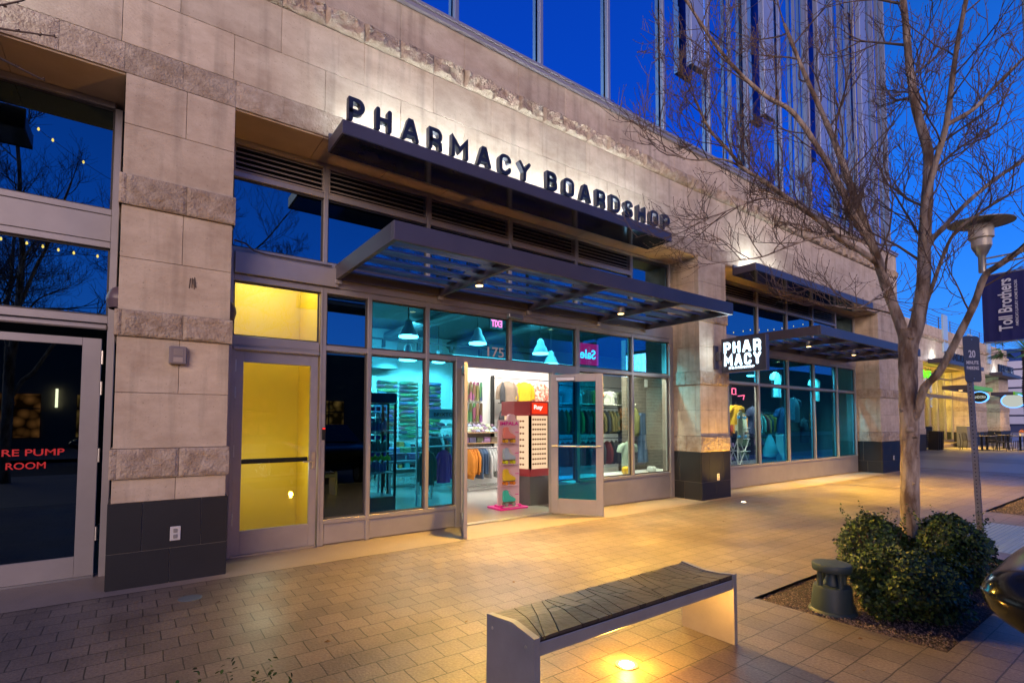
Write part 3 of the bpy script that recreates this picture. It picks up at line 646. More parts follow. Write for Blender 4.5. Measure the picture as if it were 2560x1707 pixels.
LED = emis('blue_led_strip', (.05, .22, 1), 6)
for i, x in enumerate((9.55, 12.65, 15.75, 18.85)):
    zb = 9.25 if i < 3 else 6.85
    f = G().bbox(x, x+.50, 6.40, 6.535, zb, 34, .006).obj('fin', FIN, TW)
    G().box(x+.502, x+.515, 6.41, 6.43, zb+.1, 33).obj('led_strip', LED, f)
# far part of the roof: nothing stands above the parapet end
# ================================================================== FAR BUILDING
FB = thing('restaurant_building', 'distant pink stone restaurant building beyond the passage with a roof railing and yellow lit windows', 'building', (42, 12, 0))
FY, FT = 9.0, 9.95
g = G()
for z0, z1, f in ((4.98, 5.46, .7), (5.46, 5.97, .2), (6.2, 6.75, .6)): courses(g, 30.3, 52.4, z0, z1, f, y=FY, th=.4)
g.obj('stone_wall', STONE, FB)
roughband('rough_stone_band', 30.3, 52.4, 5.972, 6.2, FY-.04, .55, .2, .05, FB, res=.05)
G().box(30.4, 52.3, FY+.1, 24, 4.72, 6.7).box(30.3, 52.4, FY+.02, FY+.3, 4.72, 4.98).box(30.35, 52.35, 10.6, 24, 0, 4.7).obj('wall_core', JOINT, FB)
G().box(30.3, 30.36, FY+.4, 24, 0, 6.75).box(52.36, 52.42, FY+.4, 24, 0, 6.75).box(30.3, 52.4, FY-.002, FY+.4, 4.70, 4.979).obj('side_wall', STONE, FB)
ORW = STONE
for a, b in ((30.3, 33.6), (42.4, 46.0), (49.6, 52.4)):
    g = G(); z = .85; k = 0
    while z < 4.69:
        h = min(.49, 4.69-z); mdl = (a+b)/2+(.3 if k % 2 else -.3)
        g.bbox(a, mdl-.002, FY, FT+.3, z, z+h-.004, .003).bbox(mdl+.002, b, FY, FT+.3, z, z+h-.004, .003); z += .49; k += 1
    p = g.obj('pillar', STONE, FB)
    G().bbox(a-.02, b+.02, FY-.02, FT+.3, 0, .845, .004).obj('tile_base', TILE, p)
    G().bbox(a-.03, b+.03, FY-.03, FT+.2, 2.2, 2.47, .01).bbox(a-.025, b+.025, FY-.025, FT+.2, .86, 1.15, .01).obj('stone_band', ROUGH, p)
def farwin(x0, x1, n, gm, z0=.26):
    g = G()
    for i in range(n+1): g.box(x0+(x1-x0)*i/n-.04, x0+(x1-x0)*i/n+.04, FT-.05, FT+.05, z0, 4.68)
    g.box(x0, x1, FT-.045, FT+.045, 2.95, 3.15).box(x0, x1, FT-.045, FT+.045, z0, z0+.12).box(x0, x1, FT-.045, FT+.045, 4.1, 4.2)
    o = g.obj('window', FRAME, FB); G().box(x0, x1, FT, FT+.02, z0, 4.68).obj('pane', gm, o)
farwin(33.6, 42.4, 6, CLEAR); farwin(46.0, 49.6, 3, CLEAR)
YW = mat('restaurant_yellow_wall', (.75, .52, .08), .7); PW = mat('pale_green_wall', (.5, .62, .55), .7)
G().box(33.4, 42.6, 13.9, 14, .1, 4.7).obj('interior_wall', YW, FB)
G().box(45.9, 49.8, 13.9, 14, .1, 4.7).obj('interior_wall', PW, FB)
# the core must be open behind the windows
for o in list(FB.children):
    if o.name.startswith('wall_core'):
        me = o.data; bpy.data.objects.remove(o)
G().box(30.4, 52.3, FY+.41, 24, 4.72, 6.7).box(30.4, 33.5, 10.4, 24, 0, 4.7).box(42.6, 45.8, 10.4, 14, 0, 4.7).box(49.8, 52.3, 10.4, 24, 0, 4.7).box(30.4, 52.3, 14.05, 24, 0, 4.7).obj('wall_core', JOINT, FB)
G().box(33.5, 49.8, 10.3, 14, .14, .2).obj('interior_floor', FLOOR, FB)
G().bbox(36.6, 42.4, 9.3, 10.5, 0, .22, .02).obj('entrance_step', CONC, FB)
for x in (35.5, 38, 40.7): lamp('dining_light', 'POINT', (x, 12, 3.6), 620, (1, .58, .10), FB, shadow_soft_size=.12)
lamp('cafe_light', 'POINT', (47.8, 12, 3.4), 200, (.8, 1, .9), FB, shadow_soft_size=.12)
SEAT = mat('booth_brown', (.25, .14, .06), .6)
g = G()
for x in (34.6, 36.8, 39, 41.2): g.bbox(x, x+1.3, 11.6, 12.1, .2, 1.2, .03)
g.obj('booth_seating', SEAT, FB)
GREEN = mat('lime_paint', (.16, .62, .04), .4)
canopy(36.4, 41.2, 7.75, 9.0-.05, 3.28, 3.50, (39,), ((37.6, 8.4), (40.2, 8.4)), fm=GREEN, parent=FB, blades=False, pw=1800, size=2)
canopy(47.0, 52.6, 7.75, 9.0-.05, 3.28, 3.50, (49.5,), ((48.0, 8.4), (50, 8.4)), fm=GREEN, parent=FB, blades=False, pw=400, size=2)
G().bbox(34.2, 42.2, 8.3, 8.95, 4.62, 4.85, .01).bbox(46.9, 52.4, 8.3, 8.95, 4.62, 4.85, .01).obj('sign_canopy', CANOPY, FB)
for a in (35.2, 39.0, 48.5, 50.5): lamp('sign_floodlight', 'POINT', (a, 8.72, 4.98), 34, COOL, FB, shadow_soft_size=.05)
LS = thing('letter_sign', 'dark raised letters starting MOD above the first restaurant canopy', 'sign', (38.5, 8.5, 4.85))
for ch, x in zip('MODMARKET', (35.45, 36.15, 36.75, 37.45, 38.15, 38.75, 39.35, 39.95, 40.55)): text('letter', ch, (x, 8.5, 4.87), X_, Z_, .46, .46, .1, LETTER, LS, .03)
LS2 = thing('letter_sign', 'short dark raised lettering above the farthest restaurant canopy', 'sign', (48.5, 8.5, 4.85))
for i, ch in enumerate('BENMYER'): text('letter', ch, (47.0+i*.62, 8.5, 4.87), X_, Z_, .44, .52, .1, LETTER, LS2, .03)
NS = thing('neon_sign', 'lime green neon lettering hung in the upper restaurant window', 'sign', (37.5, 9.8, 4))
NG = emis('lime_neon', (.12, 1, .02), 2.2)
text('lettering', 'EVE', (36.0, 9.8, 4.05), X_, Z_, 1.9, .42, .04, NG, NS, .03); text('lettering', 'S', (36.0, 9.8, 3.62), X_, Z_, .5, .36, .04, NG, NS, .03)
# round blade signs
for (x, r, lab, tx) in ((39.4, .42, 'round dark sign with white ring and lettering ending in ORA under the green canopy', 'ORA'), (47.8, .62, 'round glowing white sign at the far corner of the restaurant building', None)):
    s_ = thing('round_sign', lab, 'sign', (x, 8.0, 2.9)); g = G()
    def disc(rr, y0, y1): 
        g = G(); pts = [(rr*math.cos(2*PI*k/28), rr*math.sin(2*PI*k/28)) for k in range(28)]
        return g.prism(pts, lambda p: (x+y0, 8.0+p[0], 2.93+p[1]*.8), lambda p: (x+y1, 8.0+p[0], 2.93+p[1]*.8))
    disc(r, 0, .12).obj('sign_body', emis('blue_ring_light', (.1, .35, 1), 2.5) if 'blue_ring_light' not in MATS else MATS['blue_ring_light'], s_)
    if tx: disc(r*.85, -.012, -.002).obj('sign_face', DARKM, s_); text('lettering', 'PANDORA', (x-.02, 8.0+r*.72, 2.85), NY, Z_, r*1.44, .16, .006, MATS['white_sign_face'] if 'white_sign_face' in MATS else emis('white_sign_face', (.95, 1, .9), .5), s_, .02)
    else: disc(r*.9, -.012, -.002).obj('sign_face', emis('white_sign_face', (.95, 1, .9), .5), s_)
    G().tube([(x+.06, 8.0, 2.93+r*.8), (x+.06, 8.0, 3.29)], .03, 8).obj('sign_hanger', DARKM, s_)
# roof railing with posts
RL = thing('roof_railing', 'blue lit horizontal rail fence along the restaurant roof', 'railing', (41, 9.2, 6.8))
g = G()
for z in (6.98, 7.14, 7.30, 7.46): g.tube([(30.5, 9.15, z), (52.2, 9.15, z)], .018, 6)
g.obj('rails', mat('rail_steel', (.25, .4, .75), .3, .5), RL)
g = G(); x = 30.6
while x < 52.3: g.box(x-.03, x+.03, 9.13, 9.17, 6.75, 7.5); x += 2.16
g.obj('posts', STEEL, RL)
PAN = mat('pale_blue_panel', (.35, .48, .58), .3)
for x in (37.4, 42.5, 47): G().bbox(x-.42, x+.42, FY-.08, FY-.005+.004, 5.45, 7.6 if x < 40 else 7.0, .004).obj('facade_panel', PAN, FB)
G().lathe([(.03, 6.7), (.03, 8.6), (.02, 8.62)], 30.45, 9.3, 8).obj('mast', DARKM, RL)
G().lathe([(0, 8.5), (.07, 8.55), (.07, 8.64), (0, 8.7)], 30.3, 9.3, 10).obj('mast_lamp', emis('warm_bulb', (1, .55, .2), 9), RL)

# patio furniture at the restaurant
def patio_chair(x, y, a, lab, grp='wire patio chairs'):
    t = thing('patio_chair', lab, 'chair', (0, 0, 0), grp); g = G()
    for sx_ in (-.22, .22):
        g.tube([(sx_, -.24, 0), (sx_, -.22, .44)], .014, 6); g.tube([(sx_, .26, 0), (sx_, .22, .44), (sx_, .27, .86)], .014, 6)
    g.obj('chair_frame', DARKM, t)
    g = G(); g.tube([(-.22, .27, .86), (0, .30, .92), (.22, .27, .86)], .014, 6)
    for i in range(6): g.tube([(-.2+.08*i, .23, .46), (-.2+.08*i, .275, .86)], .006, 4)
    for i in range(4): g.tube([(-.22, .23+.012*i, .5+.1*i), (.22, .23+.012*i, .5+.1*i)], .006, 4)
    g.obj('backrest', DARKM, t); g = G()
    for i in range(7): g.box(-.22, .22, -.23+.068*i, -.19+.068*i, .44, .455)
    g.obj('seat', DARKM, t); t.location = (x, y, 0); t.rotation_euler = (0, 0, a); return t
def patio_table(x, y, lab):
    t = thing('patio_table', lab, 'table', (0, 0, 0), 'patio tables'); G().bbox(-.75, .75, -.38, .38, .73, .76, .006).obj('tabletop', mat('table_top', (.06, .06, .065), .25), t)
    G().box(-.55, -.47, -.04, .04, .02, .73).box(.47, .55, -.04, .04, .02, .73).box(-.57, -.45, -.3, .3, 0, .02).box(.45, .57, -.3, .3, 0, .02).obj('table_base', DARKM, t)
    t.location = (x, y, 0); return t
tl = ['patio table nearest the parking sign post in front of the restaurant', 'middle patio table beside the wire chairs', 'patio table with flower pots at the right edge of the photo']
for (x, y), l in zip(((36.9, 7.35), (40.2, 7.1), (38.2, 6.1)), tl): patio_table(x, y, l)
ch = [(36.2, 7.95, .2), (37.2, 8.0, -.2), (36.4, 6.6, 3.0), (37.3, 6.6, 3.3), (39.6, 7.8, .1), (40.6, 7.75, -.1), (39.5, 6.4, 3.1), (40.7, 6.45, 3.2), (37.6, 5.4, 3.3), (38.7, 5.4, 3.0), (38.0, 6.85, .1)]
base = None
for i, (x, y, a) in enumerate(ch):
    lab = 'black wire backed patio chair set at the outdoor restaurant tables'
    if base is None: base = patio_chair(x, y, a, lab)
    else: c = copytree(base); c.location = (x, y, 0); c.rotation_euler = (0, 0, a)
for i, x in enumerate((38.0, 38.45)):
    p = thing('flower_pot', ('left', 'right')[i]+' small white pot with orange flowers on the patio table', 'flower pot', (x, 6.1, .76))
    G().lathe([(.05, .76), (.08, .90), (.07, .90), (0, .88)], x, 6.1, 12).obj('pot', mat('white_pot', (.7, .7, .68), .4), p); g = G()
    for k in range(26): a, r = rnd.uniform(0, 6.28), rnd.uniform(0, .12); pebble(g, x+r*math.cos(a), 6.1+r*math.sin(a), .94+rnd.uniform(0, .14), .022)
    g.obj('flowers', mat('orange_petals', (.7, .25, .02), .7), p)
pb = thing('planter_box', 'grey rectangular planter box standing beside the orange lit wall', 'planter', (40.0, 8.85, 0))
G().bbox(39.5, 40.9, 8.6, 9.1, .05, 1.25, .02).obj('planter_body', mat('planter_grey', (.10, .11, .135), .5), pb); G().box(39.55, 40.85, 8.65, 9.05, 0, .05).obj('planter_base', DARKM, pb)
fc = thing('folded_chairs', 'row of folded black A-frame chairs leaning by the restaurant entrance', 'folded chairs', (35.2, 9.0, 0)); 
for i in range(4): G().obb((34.5+i*.28, 8.9, .5), (.02, 0, .0), (0, .22, 0), (.09, 0, .5)).obj('folded_chair', DARKM, fc)
sr = thing('wire_screen', 'black dotted perforated screen panel beside the restaurant entrance', 'screen', (35.3, 9.35, 0)); g = G()
for i in range(12): g.box(34.4+i*.14, 34.44+i*.14, 9.33, 9.36, .1, 1.25)
for i in range(10): g.box(34.4, 35.98, 9.335, 9.355, .1+i*.12, .14+i*.12)
g.obj('screen_mesh', DARKM, sr); G().box(34.36, 34.4, 9.32, 9.37, 0, 1.3).box(35.98, 36.02, 9.32, 9.37, 0, 1.3).obj('screen_post', STEEL, sr)

# distant white louvred building and palm
DB = thing('distant_building', 'far white garage building with horizontal bands behind the palm', 'building', (110, 24, 0))
g = G(); 
for i in range(7): g.box(104, 150, 4, 40, 1.2+i*1.35, 2.3+i*1.35)
g.obj('facade_bands', mat('white_band', (.55, .56, .62), .6), DB); G().box(104.4, 149, 4.4, 40, 0, 10.4).obj('facade_core', mat('dusk_blue_wall', (.045, .06, .13), .6), DB)
DC = thing('distant_building', 'far blue glass building above the white banded garage', 'building', (200, 30, 0)); G().bbox(170, 230, 8, 50, 0, 19, .1).obj('glass_body', mat('distant_blue_glass', (.05, .08, .2), .2, .5), DC)
g = G()
for i in range(5): g.box(169.9, 170, 8, 50, 3.2*i+2.6, 3.2*i+2.9)
g.obj('floor_lines', mat('distant_slab', (.3, .3, .35), .5), DC)
PM = thing('palm_tree', 'green fan palm with brown textured trunk at the right edge', 'tree', (28.2, 4.25, 0))
g = G(); zz = 0; pr = []
while zz < 4.3: pr += [(.17+.02*math.sin(zz*3), zz), (.20+.02*math.sin(zz*3), zz+.05)]; zz += .09
g.lathe(pr, 28.2, 4.25, 12).obj('trunk', mat('palm_bark', (.22, .13, .09), .9, col2=(.1, .06, .045), ns=12), PM)
g = G()
for i in range(46):
    a = rnd.uniform(0, 2*PI); el = rnd.uniform(-.5, 1.25); L = rnd.uniform(.75, 1.1); d0 = Vector((math.cos(a)*math.cos(el), math.sin(a)*math.cos(el), math.sin(el)))
    o0 = Vector((28.2, 4.25, 4.3)); tip = o0+d0*L; g.tube([o0, tip], [.012, .006], 4)
    side = d0.cross(Vector((0, 0, 1))).normalized(); upv = side.cross(d0)
    for k in range(15):
        b = -1.15+2.3*k/14; dd = (d0*math.cos(b)+side*math.sin(b)).normalized(); e = tip+dd*rnd.uniform(.45, .6)-Vector((0, 0, .12+.1*abs(b))); w_ = dd.cross(upv).normalized()*.02
        g.add([tip-w_*.4, tip+w_*.4, tip*.35+e*.65+w_, e, tip*.35+e*.65-w_], [(0, 1, 2, 3, 4)])
g.obj('fronds', mat('palm_green', (.10, .26, .045), .5, island=.4), PM)

# ================================================================== BENCH
BN = thing('bench', 'low bench with dark wooden slat top and grey steel end plates on the paving', 'bench', (2.45, 2.16, 0))
def prof(f, y):   # surface height along the bench (f 0..1) across depth: twisted top
    t = (y-1.96)/.40; l = .452+(.026*(1-abs(t-.45)/.55) if t > .45 else .026*t/.45); r = .462-.020*math.sin(PI*min(1, max(0, t)))
    return l*(1-f)+r*f
for f, x0, x1 in ((0, 1.575, 1.612), (1, 3.303, 3.34)):
    n = 14; pts = [(1.955, 0)]+[(1.955+.41*i/n, prof(f, 1.955+.41*i/n)+.006) for i in range(n+1)]+[(2.365, 0)]
    G().prism(pts, lambda p: (x0, p[0], p[1]), lambda p: (x1, p[0], p[1])).obj('end_plate', ALU, BN)
G().bbox(1.613, 3.302, 1.962, 1.985, .365, .430, .003).bbox(1.613, 3.302, 2.335, 2.358, .365, .430, .003).obj('side_rail', ALU, BN)
G().box(1.613, 3.302, 1.985, 2.335, .395, .405).obj('tray', mat('bench_tray', (.35, .33, .30), .6), BN)
WS = mat('bench_slat_wood', (.066, .052, .040), .40, col2=(.026, .021, .018), ns=7, nd=6, island=.38, stretch=(1, 1, 1), bump=.25, bs=30)
g = G(); x = 1.616; k = 0
# slats run across at alternating slants
ang = 0
edges = []; a = 1.616; b = 1.616; i = 0
seq = [(.02, .17), (.02, .15), (.12, .10), (.20, .03), (.15, .02), (.10, .12), (.03, .18), (.12, .09), (.17, .02), (.06, .12), (.18, .06)]
while min(a, b) < 3.29:
    da, db = seq[i % len(seq)]; i += 1; na, nb = min(3.299, a+da*.8), min(3.299, b+db*.8); edges.append((a, b, na, nb)); a, b = na, nb
    if na >= 3.299 and nb >= 3.299: break
for a, b, na, nb in edges:
    cut = rnd.uniform(.3, .7); cut = cut if rnd.random() < .7 else 2
    segs = [(0, cut), (cut, 1)] if cut < 1 else [(0, 1)]
    for s0, s1 in segs:
        gp = .006; Y0, Y1 = 1.964+.394*s0+gp/2, 1.964+.394*s1-gp/2; n = 4; vs = []
        for j in range(n+1):
            t = s0+(s1-s0)*j/n; y = Y0+(Y1-Y0)*j/n; xa = a+(b-a)*t+gp/2; xb = na+(nb-na)*t-gp/2; xb = max(xb, xa+.001)
            for xx in (xa, xb):
                zt = prof((xx-1.6)/1.72, y); vs += [(xx, y, zt), (xx, y, zt-.024)]
        fs = []
        for j in range(n): o = 4*j; fs += [(o, o+2, o+6, o+4), (o+1, o+5, o+7, o+3), (o, o+4, o+5, o+1), (o+2, o+3, o+7, o+6)]
        fs += [(0, 1, 3, 2), (4*n, 4*n+2, 4*n+3, 4*n+1)]; g.add(vs, fs)
g.obj('slats', WS, BN)
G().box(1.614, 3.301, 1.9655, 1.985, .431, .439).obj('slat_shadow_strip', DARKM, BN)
for xb in (1.5745, 3.3405):
    for yb_, zb_ in ((2.02, .40), (2.31, .40), (2.02, .05), (2.31, .05)): G().prism([(.009*math.cos(PI*k/4), .009*math.sin(PI*k/4)) for k in range(8)], lambda p: (xb-.002, yb_+p[0], zb_+p[1]), lambda p: (xb+.002, yb_+p[0], zb_+p[1])).obj('bolt_head', STEEL, BN)
LENS = emis('lamp_glass', (1, .80, .42), 22)
def inground(x, y, r, e, col, lab, **k):
    t = thing('ground_light', lab, 'light', (x, y, 0)); G().lathe([(r*.68, .002), (r*.70, .008), (r, .008), (r*1.03, .001)], x, y, 32).obj('trim_ring', mat('warm_trim', (.5, .42, .3), .35, .6), t)
    G().lathe([(0, .007), (r*.66, .007)], x, y, 28).obj('lens', LENS, t); lamp('bulb', 'SPOT', (x, y, .035), e, col, t, dir=k.get('dir', (0, 0, 1)), spot_size=R(k.get('ss', 160)), spot_blend=1, shadow_soft_size=.03); return t
il = inground(2.495, 2.19, .068, 130, (1, .46, .08), 'round glowing lamp set in the paving under the bench', ss=178)
lamp('lens_glow', 'POINT', (2.495, 2.19, .085), 30, (1, .42, .03), il, shadow_soft_size=.04)
inground(9.20, 5.22, .055, 210, WARM, 'small round lamp set in the paving before the tiled pillar', ss=110, dir=(0, .18, 1))

# ================================================================== GARDEN SPEAKER
SG = mat('speaker_green', (.035, .055, .052), .5, col2=(.027, .043, .041), ns=6, bump=.08, bs=120)
gs = thing('garden_speaker', 'dark green mushroom shaped outdoor speaker standing on gravel', 'speaker', (4.62, 1.87, -.03)); cx, cy = 4.60, 1.87
gs.scale = (.9, .9, .9); gs.location = (4.585, 1.90, -.03)
g = G(); g.lathe([(.188, -.03), (.192, -.015), (.186, -.002), (.172, .006), (.150, .19), (.143, .205), (.11, .212), (.0, .215)], cx, cy, 40); g.sm = True; g.obj('speaker_body', SG, gs)
for k in range(4): a = PI/4+k*PI/2+.2; g = G().lathe([(.026, .20), (.022, .215), (.022, .335), (.026, .345)], cx+.112*math.cos(a), cy+.112*math.sin(a), 12); g.sm = True; g.obj('cap_post', SG, gs)
g = G().lathe([(.0, .21), (.075, .215), (.03, .335), (0, .335)], cx, cy, 20); g.sm = True; g.obj('speaker_cone', SG, gs)
g = G().lathe([(.12, .333), (.150, .338), (.157, .352), (.157, .392), (.150, .402), (.11, .408), (0, .410)], cx, cy, 40); g.sm = True; g.obj('speaker_cap', SG, gs)

# ================================================================== SIGN POST
sp = thing('parking_sign', 'leaning perforated steel post with a small dark 20 MINUTE PARKING plate', 'sign post', (6.9, 1.42, 0))
PF = mat('galvanised_post', (.30, .27, .26), .45, .6, col2=(.22, .19, .18), ns=8)
base_p, top_p = Vector((6.9, 1.425, -.03)), Vector((6.9, 1.475, 2.38)); ax = (top_p-base_p).normalized(); hx = Vector((.0225, 0, 0)); hy = Vector((0, .0225, 0))
g = G(); H = (top_p-base_p).length
g.obb(base_p+ax*H/2, hx, hy, ax*H/2); po = g.obj('post', PF, sp)
g = G(); z = .06
while z < H-.05:
    c = base_p+ax*z
    for nn, uu in ((Vector((-1, 0, 0)), Vector((0, 1, 0))), (Vector((0, -1, 0)), Vector((1, 0, 0)))):
        pts = [c+nn*.0228+uu*.006*math.cos(2*PI*k/8)+ax*.006*math.sin(2*PI*k/8) for k in range(8)]
        g.add(pts+[p+nn*.0006 for p in pts], [tuple(range(8, 16))[::-1]]+[(k, (k+1) % 8, 8+(k+1) % 8, 8+k) for k in range(8)])
    z += .0385
g.obj('post_holes', BLACK, po)
ux = Vector((.955, -.295, 0)).normalized(); un = Vector((-.295, -.955, 0)).normalized(); uz = (Vector((0, .02, 1))).normalized()
ctr = base_p+ax*2.17+un*.028
def rr(w_, h_, r, n=5):
    pts = []
    for cx_, cy_, a0 in ((w_/2-r, h_/2-r, 0), (-w_/2+r, h_/2-r, PI/2), (-w_/2+r, -h_/2+r, PI), (w_/2-r, -h_/2+r, 1.5*PI)):
        pts += [(cx_+r*math.cos(a0+PI/2*k/n), cy_+r*math.sin(a0+PI/2*k/n)) for k in range(n+1)]
    return pts
# plate turned so that it faces the street; seen at a shallow angle
ux = Vector((.90, -.43, 0)).normalized(); un = Vector((-.43, -.90, 0)).normalized()
W_, H_ = .205, .47
G().prism(rr(W_, H_, .03), lambda p: ctr+ux*p[0]+uz*p[1], lambda p: ctr+ux*p[0]+uz*p[1]+un*.003).obj('sign_plate', mat('sign_blue_grey', (.055, .065, .10), .45), sp)
for tx, w_, h_, zo in (('20', .085, .075, .015), ('MINUTE', .15, .036, -.055), ('PARKING', .15, .036, -.11)):
    text('lettering', tx, ctr+un*.004-ux*w_/2+uz*zo, ux, uz, w_, h_, .001, mat('sign_white', (.6, .6, .66), .5), sp, .02)
g = G()
for zo in (.2, -.2): g.obb(ctr+un*.006+uz*zo, ux*.007, uz*.007, un*.004)
g.obj('bolt', STEEL, sp)

# ================================================================== STREET LAMP WITH BANNER
SL = thing('street_lamp', 'grey street lamp with a wide flat disc hood on double arms', 'street lamp', (11, 1.55, 0))
GP = mat('lamp_grey', (.28, .27, .26), .45, .4)
cx, cy = 11, 2.13
G().lathe([(.075, 0), (.07, .3), (.055, .35), (.05, 8.2), (0, 8.25)], 11, 1.50, 20).obj('pole', GP, SL)
g = G(); 
for z in (4.02, 4.12): g.tube([(11, 1.5, z), (11, 2.1, z)], .014, 8)
g.obj('arms', GP, SL)
g = G().lathe([(.0, 3.90), (.045, 3.90), (.05, 3.92), (.05, 4.16), (.075, 4.2), (.09, 4.24), (.12, 4.3), (.125, 4.32)], cx, cy, 24); g.sm = True; g.obj('lamp_neck', STEEL, SL)
g = G().lathe([(.125, 4.32), (.13, 4.325), (.13, 4.44), (.16, 4.46), (.16, 4.66), (.15, 4.68)], cx, cy, 24); g.sm = True; g.obj('lamp_glass', mat('frosted_lamp', (.38, .36, .33), .25), SL)
# hood: broad shallow dish, tilted
g = G(); Rm = Matrix.Translation((cx, cy, 4.72)) @ Matrix.Rotation(R(4), 4, 'X')
prf = [(0, .05), (.18, .045), (.36, .02), (.42, 0), (.42, -.012), (.36, -.006), (.13, -.01), (0, -.01)]; gg = G().lathe(prf, 0, 0, 40); g.v = [tuple(Rm @ Vector(v)) for v in gg.v]; g.f = gg.f; g.sm = True
g.obj('lamp_hood', mat('hood_olive', (.12, .12, .10), .4, .2), SL)
BA = thing('banner', 'dark navy banner with white lettering reading Toll Brothers sideways', 'banner', (11, 1.9, 3.2))
BZ0, BZ1 = 2.77, 3.83
g = G(); n = 24; vs = []
for i in range(n+1):
    y = 1.56+(2.15-1.56)*i/n; xx = 10.99+.0025*math.sin(i*1.1)+.0015*math.sin(i*2.3)
    vs += [(xx, y, BZ0), (xx, y, BZ1), (xx+.004, y, BZ0), (xx+.004, y, BZ1)]
fs = []
for i in range(n): o = 4*i; fs += [(o, o+1, o+5, o+4), (o+2, o+6, o+7, o+3)]
fs += [(0, 2, 3, 1), (4*n, 4*n+1, 4*n+3, 4*n+2)]
g.add(vs, fs); g.sm = True; g.obj('banner_cloth', mat('navy_cloth', (.004, .008, .12), .7, col2=(.003, .006, .09), ns=3), BA)
# sideways text reads upward: right = +Z, up = +Y (towards the wall)
WT = mat('banner_white', (.62, .66, .78), .6)
text('lettering', 'Toll Brothers', (10.972, 1.80, 2.92), (0, 0, 1), (0, 1, 0), .82, .16, .001, WT, BA, .02)
text('lettering', "AMERICA'S LUXURY HOME BUILDER", (10.972, 1.735, 2.98), (0, 0, 1), (0, 1, 0), .72, .034, .001, WT, BA, .01)
G().tube([(11, 1.5, BZ0-.012), (11, 2.16, BZ0-.012)], .01, 6).tube([(11, 1.5, BZ1+.012), (11, 2.16, BZ1+.012)], .01, 6).obj('banner_rod', GP, BA)

# ================================================================== STREET TREE
rt_ = random.Random(21)
BARK = mat('smooth_grey_bark', (.46, .37, .285), .8, col2=(.14, .085, .05), ns=9, nd=9, amt=.22, bump=1.0, bs=34, stretch=(1, 1, .3))
TWIG = mat('twig_bark', (.13, .088, .066), .8)
def smooth(pts, sub=4):
    P = [Vector(p) for p in pts]; out = []
    for i in range(len(P)-1):
        a, b, c, d_ = P[max(0, i-1)], P[i], P[i+1], P[min(len(P)-1, i+2)]
        for k in range(sub):
            t = k/sub; out.append(.5*((2*b)+(c-a)*t+(2*a-5*b+4*c-d_)*t*t+(3*b-a-3*c+d_)*t*t*t))
    return out+[P[-1]]
def grow(tw, p, d, L, r, lv):
    n = 6 if lv < 3 else 4; pts = [p]; dd = d.normalized(); curl = Vector((rt_.uniform(-.25, .25), rt_.uniform(-.25, .25), .34 if lv > 1 else .10))
    for i in range(n):
        dd = (dd+curl*.55+Vector((rt_.uniform(-1, 1), rt_.uniform(-1, 1), rt_.uniform(-1, 1)))*.14).normalized(); pts.append(pts[-1]+dd*L/n)
    rad = [r*(1-.62*i/n) for i in range(n+1)]; tw.tube(pts, rad, 5 if lv < 2 else 3, cap=False)
    if lv >= 3:       # bud cluster
        for i in (n-1, n):
            q = pts[i]; s = .0065; a = dd.orthogonal().normalized()*s*.62; b = dd.cross(a)
            tw.add([q-dd*s, q+a, q+b, q-a, q-b, q+dd*s*2.6], [(0, 2, 1), (0, 3, 2), (0, 4, 3), (0, 1, 4), (5, 1, 2), (5, 2, 3), (5, 3, 4), (5, 4, 1)])
        return
    cnt = {0: 6, 1: 5, 2: 4}[lv]
    for k in range(cnt):
        t = .22+.78*(k+rt_.random()*.8)/cnt; j = min(n-1, int(t*n)); q = pts[j].lerp(pts[j+1], min(1, t*n-j)); ax_ = (pts[j+1]-pts[j]).normalized()
        s = ax_.orthogonal().normalized(); s.rotate(Matrix.Rotation(rt_.uniform(0, 6.28), 3, ax_)); nd_ = ax_*math.cos(.8)+s*math.sin(.8)
        grow(tw, q, nd_, L*rt_.uniform(.42, .66), max(.0033, r*.55), lv+1)
